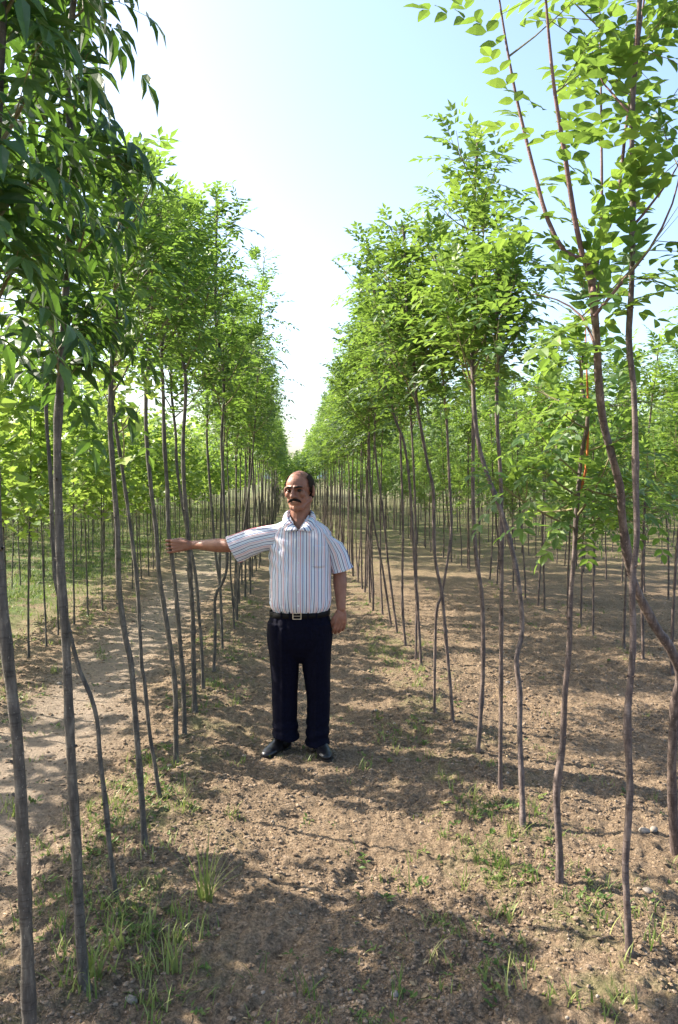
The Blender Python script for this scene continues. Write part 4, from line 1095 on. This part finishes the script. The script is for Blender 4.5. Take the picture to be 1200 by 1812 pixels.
    for k in range(K + 1):
        z = 1.150 + .125 * k / K
        for q in range(9):
            t = -math.pi / 2 + .40 + .50 * q / 8; V.append(surf(t, z - (.010 * (1 - abs(q / 4 - 1)) if k == 0 else 0), .003)); su.append(.5 + .215 * math.cos(t) * (1 + .12 * math.cos(t) ** 2) + .003)
    Fq = np.array([(k * 9 + q, k * 9 + q + 1, k * 9 + q + 10, k * 9 + q + 9) for k in range(K) for q in range(8)])
    o = link('pocket', np_mesh('pocket', V, Fq, [M_SHIRT], {'su': su}, smooth=True), sh); m = o.modifiers.new('cloth', 'SOLIDIFY'); m.thickness = .003; m.offset = -1

    # ---- trousers
    e = Body()
    e.add(*ring_loft([(Vector((0, .008, z)), a, c, XA, YA, .85) for z, a, c in ((.876, .168, .112), (.85, .177, .120), (.79, .192, .138), (.72, .200, .142), (.66, .196, .132), (.60, .17, .10), (.55, .07, .05))], 32))
    def leg(pts):
        P = [(Vector(c), a, d, XA, YA, .85) for c, a, d in pts]; rings = []
        for i in range(len(P) - 1):
            for k in range(6):
                f = k / 6; rings.append((P[i][0].lerp(P[i + 1][0], f), P[i][1] * (1 - f) + P[i + 1][1] * f, P[i][2] * (1 - f) + P[i + 1][2] * f, XA, YA, .85))
        rings.append(P[-1]); e.add(*ring_loft(rings, 32))
    leg([((-.098, .01, .80), .098, .125), ((-.098, .01, .65), .095, .122), ((-.094, .015, .50), .087, .104), ((-.094, .02, .34), .077, .090), ((-.093, .01, .20), .076, .088), ((-.088, -.005, .125), .078, .098), ((-.084, -.012, .085), .080, .104)])
    leg([((.098, .01, .80), .098, .125), ((.098, .01, .65), .095, .122), ((.102, .012, .50), .086, .104), ((.114, .015, .34), .073, .090), ((.110, .005, .18), .070, .088), ((.108, -.005, .09), .073, .100), ((.108, -.010, .055), .075, .106)])
    me = e.remesh('trousers', .0055, 5, [M_TROU])
    for v in me.vertices:
        x, y, z = v.co; s = -1 if x < 0 else 1
        cx = s * .1
        f = .006 * mnoise.noise(Vector((x * 9, y * 8, z * 3.2))) + .004 * mnoise.noise(Vector((x * 20, y * 18, z * 8)))
        cr = .009 * math.exp(-((x - cx) / .012) ** 2) * (1 if .12 < z < .78 else .3) if y < 0 else 0       # pressed crease
        pl = -.006 * (math.exp(-((abs(x) - .075) / .008) ** 2) + math.exp(-((abs(x) - .125) / .008) ** 2)) * max(0, min(1, (z - .70) / .1)) * max(0, min(1, (.86 - z) / .02)) if y < 0 else 0
        st = .0045 * math.sin(z * 95 + x * 22 + 2 * math.sin(x * 30)) * max(0, min(1, (.24 - z) / .1))   # stacking over the shoe
        n = Vector((x - cx if z < .62 else x, y, 0)); n = n.normalized() if n.length > .01 else Vector((0, -1, 0))
        k = f * min(1, max(.2, (.87 - z) * 10)) + st
        v.co = Vector((x, y, z)) + n * k + Vector((0, -(cr + pl), 0))
        if x < 0 and z < .20: v.co.z += .035 * max(0, min(1, (-x - .06) / .07)) * (1 - z / .20) + .0      # hem rides up on the outer side
    tr = link('trousers', me, root)
    # belt with buckle and loops
    def band(z0, z1, off, nm, m_, par):
        V = []; n = 72
        for z, q in ((z0, off), (z0 + .003, off + .0025), (z1 - .003, off + .0025), (z1, off)):
            for i in range(n):
                t = 2 * math.pi * i / n; ct, st = math.cos(t), math.sin(t)
                V.append((( .176 + q) * math.copysign(abs(ct) ** .85, ct), .008 + (.119 + q) * math.copysign(abs(st) ** .85, st), z + .004 * math.cos(t)))
        Fq = [(k * n + i, k * n + (i + 1) % n, (k + 1) * n + (i + 1) % n, (k + 1) * n + i) for k in range(3) for i in range(n)]
        return link(nm, np_mesh(nm, V, np.array(Fq), [m_], smooth=True), par)
    belt = band(.838, .872, .0065, 'belt', M_BELT, root)
    bk = bmesh.new()
    for (cx, cz, sx, sz) in ((-.010, .874, .026, .003), (-.010, .838, .026, .003), (-.034, .856, .003, .0185), (.014, .856, .003, .0185), (-.012, .856, .020, .0022)):
        bmesh.ops.create_cube(bk, size=1, matrix=Matrix.Translation((cx, -.1255, cz)) @ Matrix.Diagonal((sx * 2 if sx > .01 else sx * 1.6, .006, sz * 2 if sz > .01 else sz * 1.4, 1)))
    bmesh.ops.bevel(bk, geom=bk.edges[:], offset=.0008, segments=1, affect='EDGES')
    me = bpy.data.meshes.new('buckle'); bk.to_mesh(me); bk.free(); me.materials.append(M_METAL); link('buckle', me, belt)
    for x in (-.105, -.055, .055, .105):
        y = .008 - .130 * (1 - (abs(x) / .185) ** 2.4) ** .45
        bk = bmesh.new(); bmesh.ops.create_cube(bk, size=1, matrix=Matrix.Translation((x, y, .855)) @ Matrix.Rotation(math.atan(-x * 3.2) * -1 * .6, 4, 'Z') @ Matrix.Diagonal((.009, .004, .048, 1)))
        me = bpy.data.meshes.new('belt_loop'); bk.to_mesh(me); bk.free(); me.materials.append(M_TROU); link('belt_loop', me, tr)
    for s, ax in ((-1, -.075), (1, .10)):
        e = Body(); e.chain([(s * .10, .028, .24), (s * .10, .035, .12), (ax, .035, .085)], [.050, .044, .046])
        e.ell((ax + s * .012, .01, .062), (.040, .062, .040)); link('sock', e.remesh('sock', .004, 2, [M_BELT]), root)
    # ---- shoes
    def shoe(heel, ang):
        D = Matrix.Rotation(ang, 3, 'Z'); H_ = Vector(heel)
        def q(x, y, z): return H_ + D @ Vector((x, -y, z))
        A_ = D @ XA
        e = Body()
        secs = [(-.005, .022, .030, .040), (.02, .034, .040, .046), (.07, .036, .040, .052), (.115, .038, .036, .046), (.155, .044, .030, .034), (.20, .047, .024, .026), (.235, .041, .021, .023), (.262, .026, .018, .017), (.272, .010, .014, .010)]
        e.add(*ring_loft([(q(0, y, z + .012), a, c, A_, ZA, .9) for y, a, z, c in secs], 20))
        up = link('shoe', e.remesh('shoe', .003, 3, [M_SHOE]), root)
        e = Body(); V, Fc = [], []; out = [(-.010, .024), (.02, .036), (.07, .036), (.115, .038), (.155, .047), (.20, .050), (.235, .044), (.262, .030), (.277, .010)]
        lo = [(x, y) for y, x in out] + [(-x, y) for y, x in reversed(out)]; n = len(lo)
        for z in (0.0, .016): V += [q(x, y, z) for x, y in lo]
        Fc = [(i, (i + 1) % n, n + (i + 1) % n, n + i) for i in range(n)] + [tuple(range(n)), tuple(reversed(range(n, 2 * n)))]
        e.add(V, Fc); bmesh.ops.recalc_face_normals(e.bm, faces=e.bm.faces); me = bpy.data.meshes.new('sole'); e.bm.to_mesh(me); e.bm.free(); me.materials.append(M_SOLE); link('sole', me, up)
        for yy in (.075, .09, .105):                     # laces
            e = Body(); zz_ = .108 - (yy - .06) * .62
            e.chain([q(-.018, yy, zz_ - .008), q(0, yy + .004, zz_), q(.018, yy, zz_ - .008)], [.002, .002, .002], n=6); me = bpy.data.meshes.new('lace'); e.bm.to_mesh(me); e.bm.free(); me.materials.append(M_SOLE); link('lace', me, up)
    shoe((-.082, .075, .0), R(-27)); shoe((.105, .060, .0), R(14))
    return root
build_person()
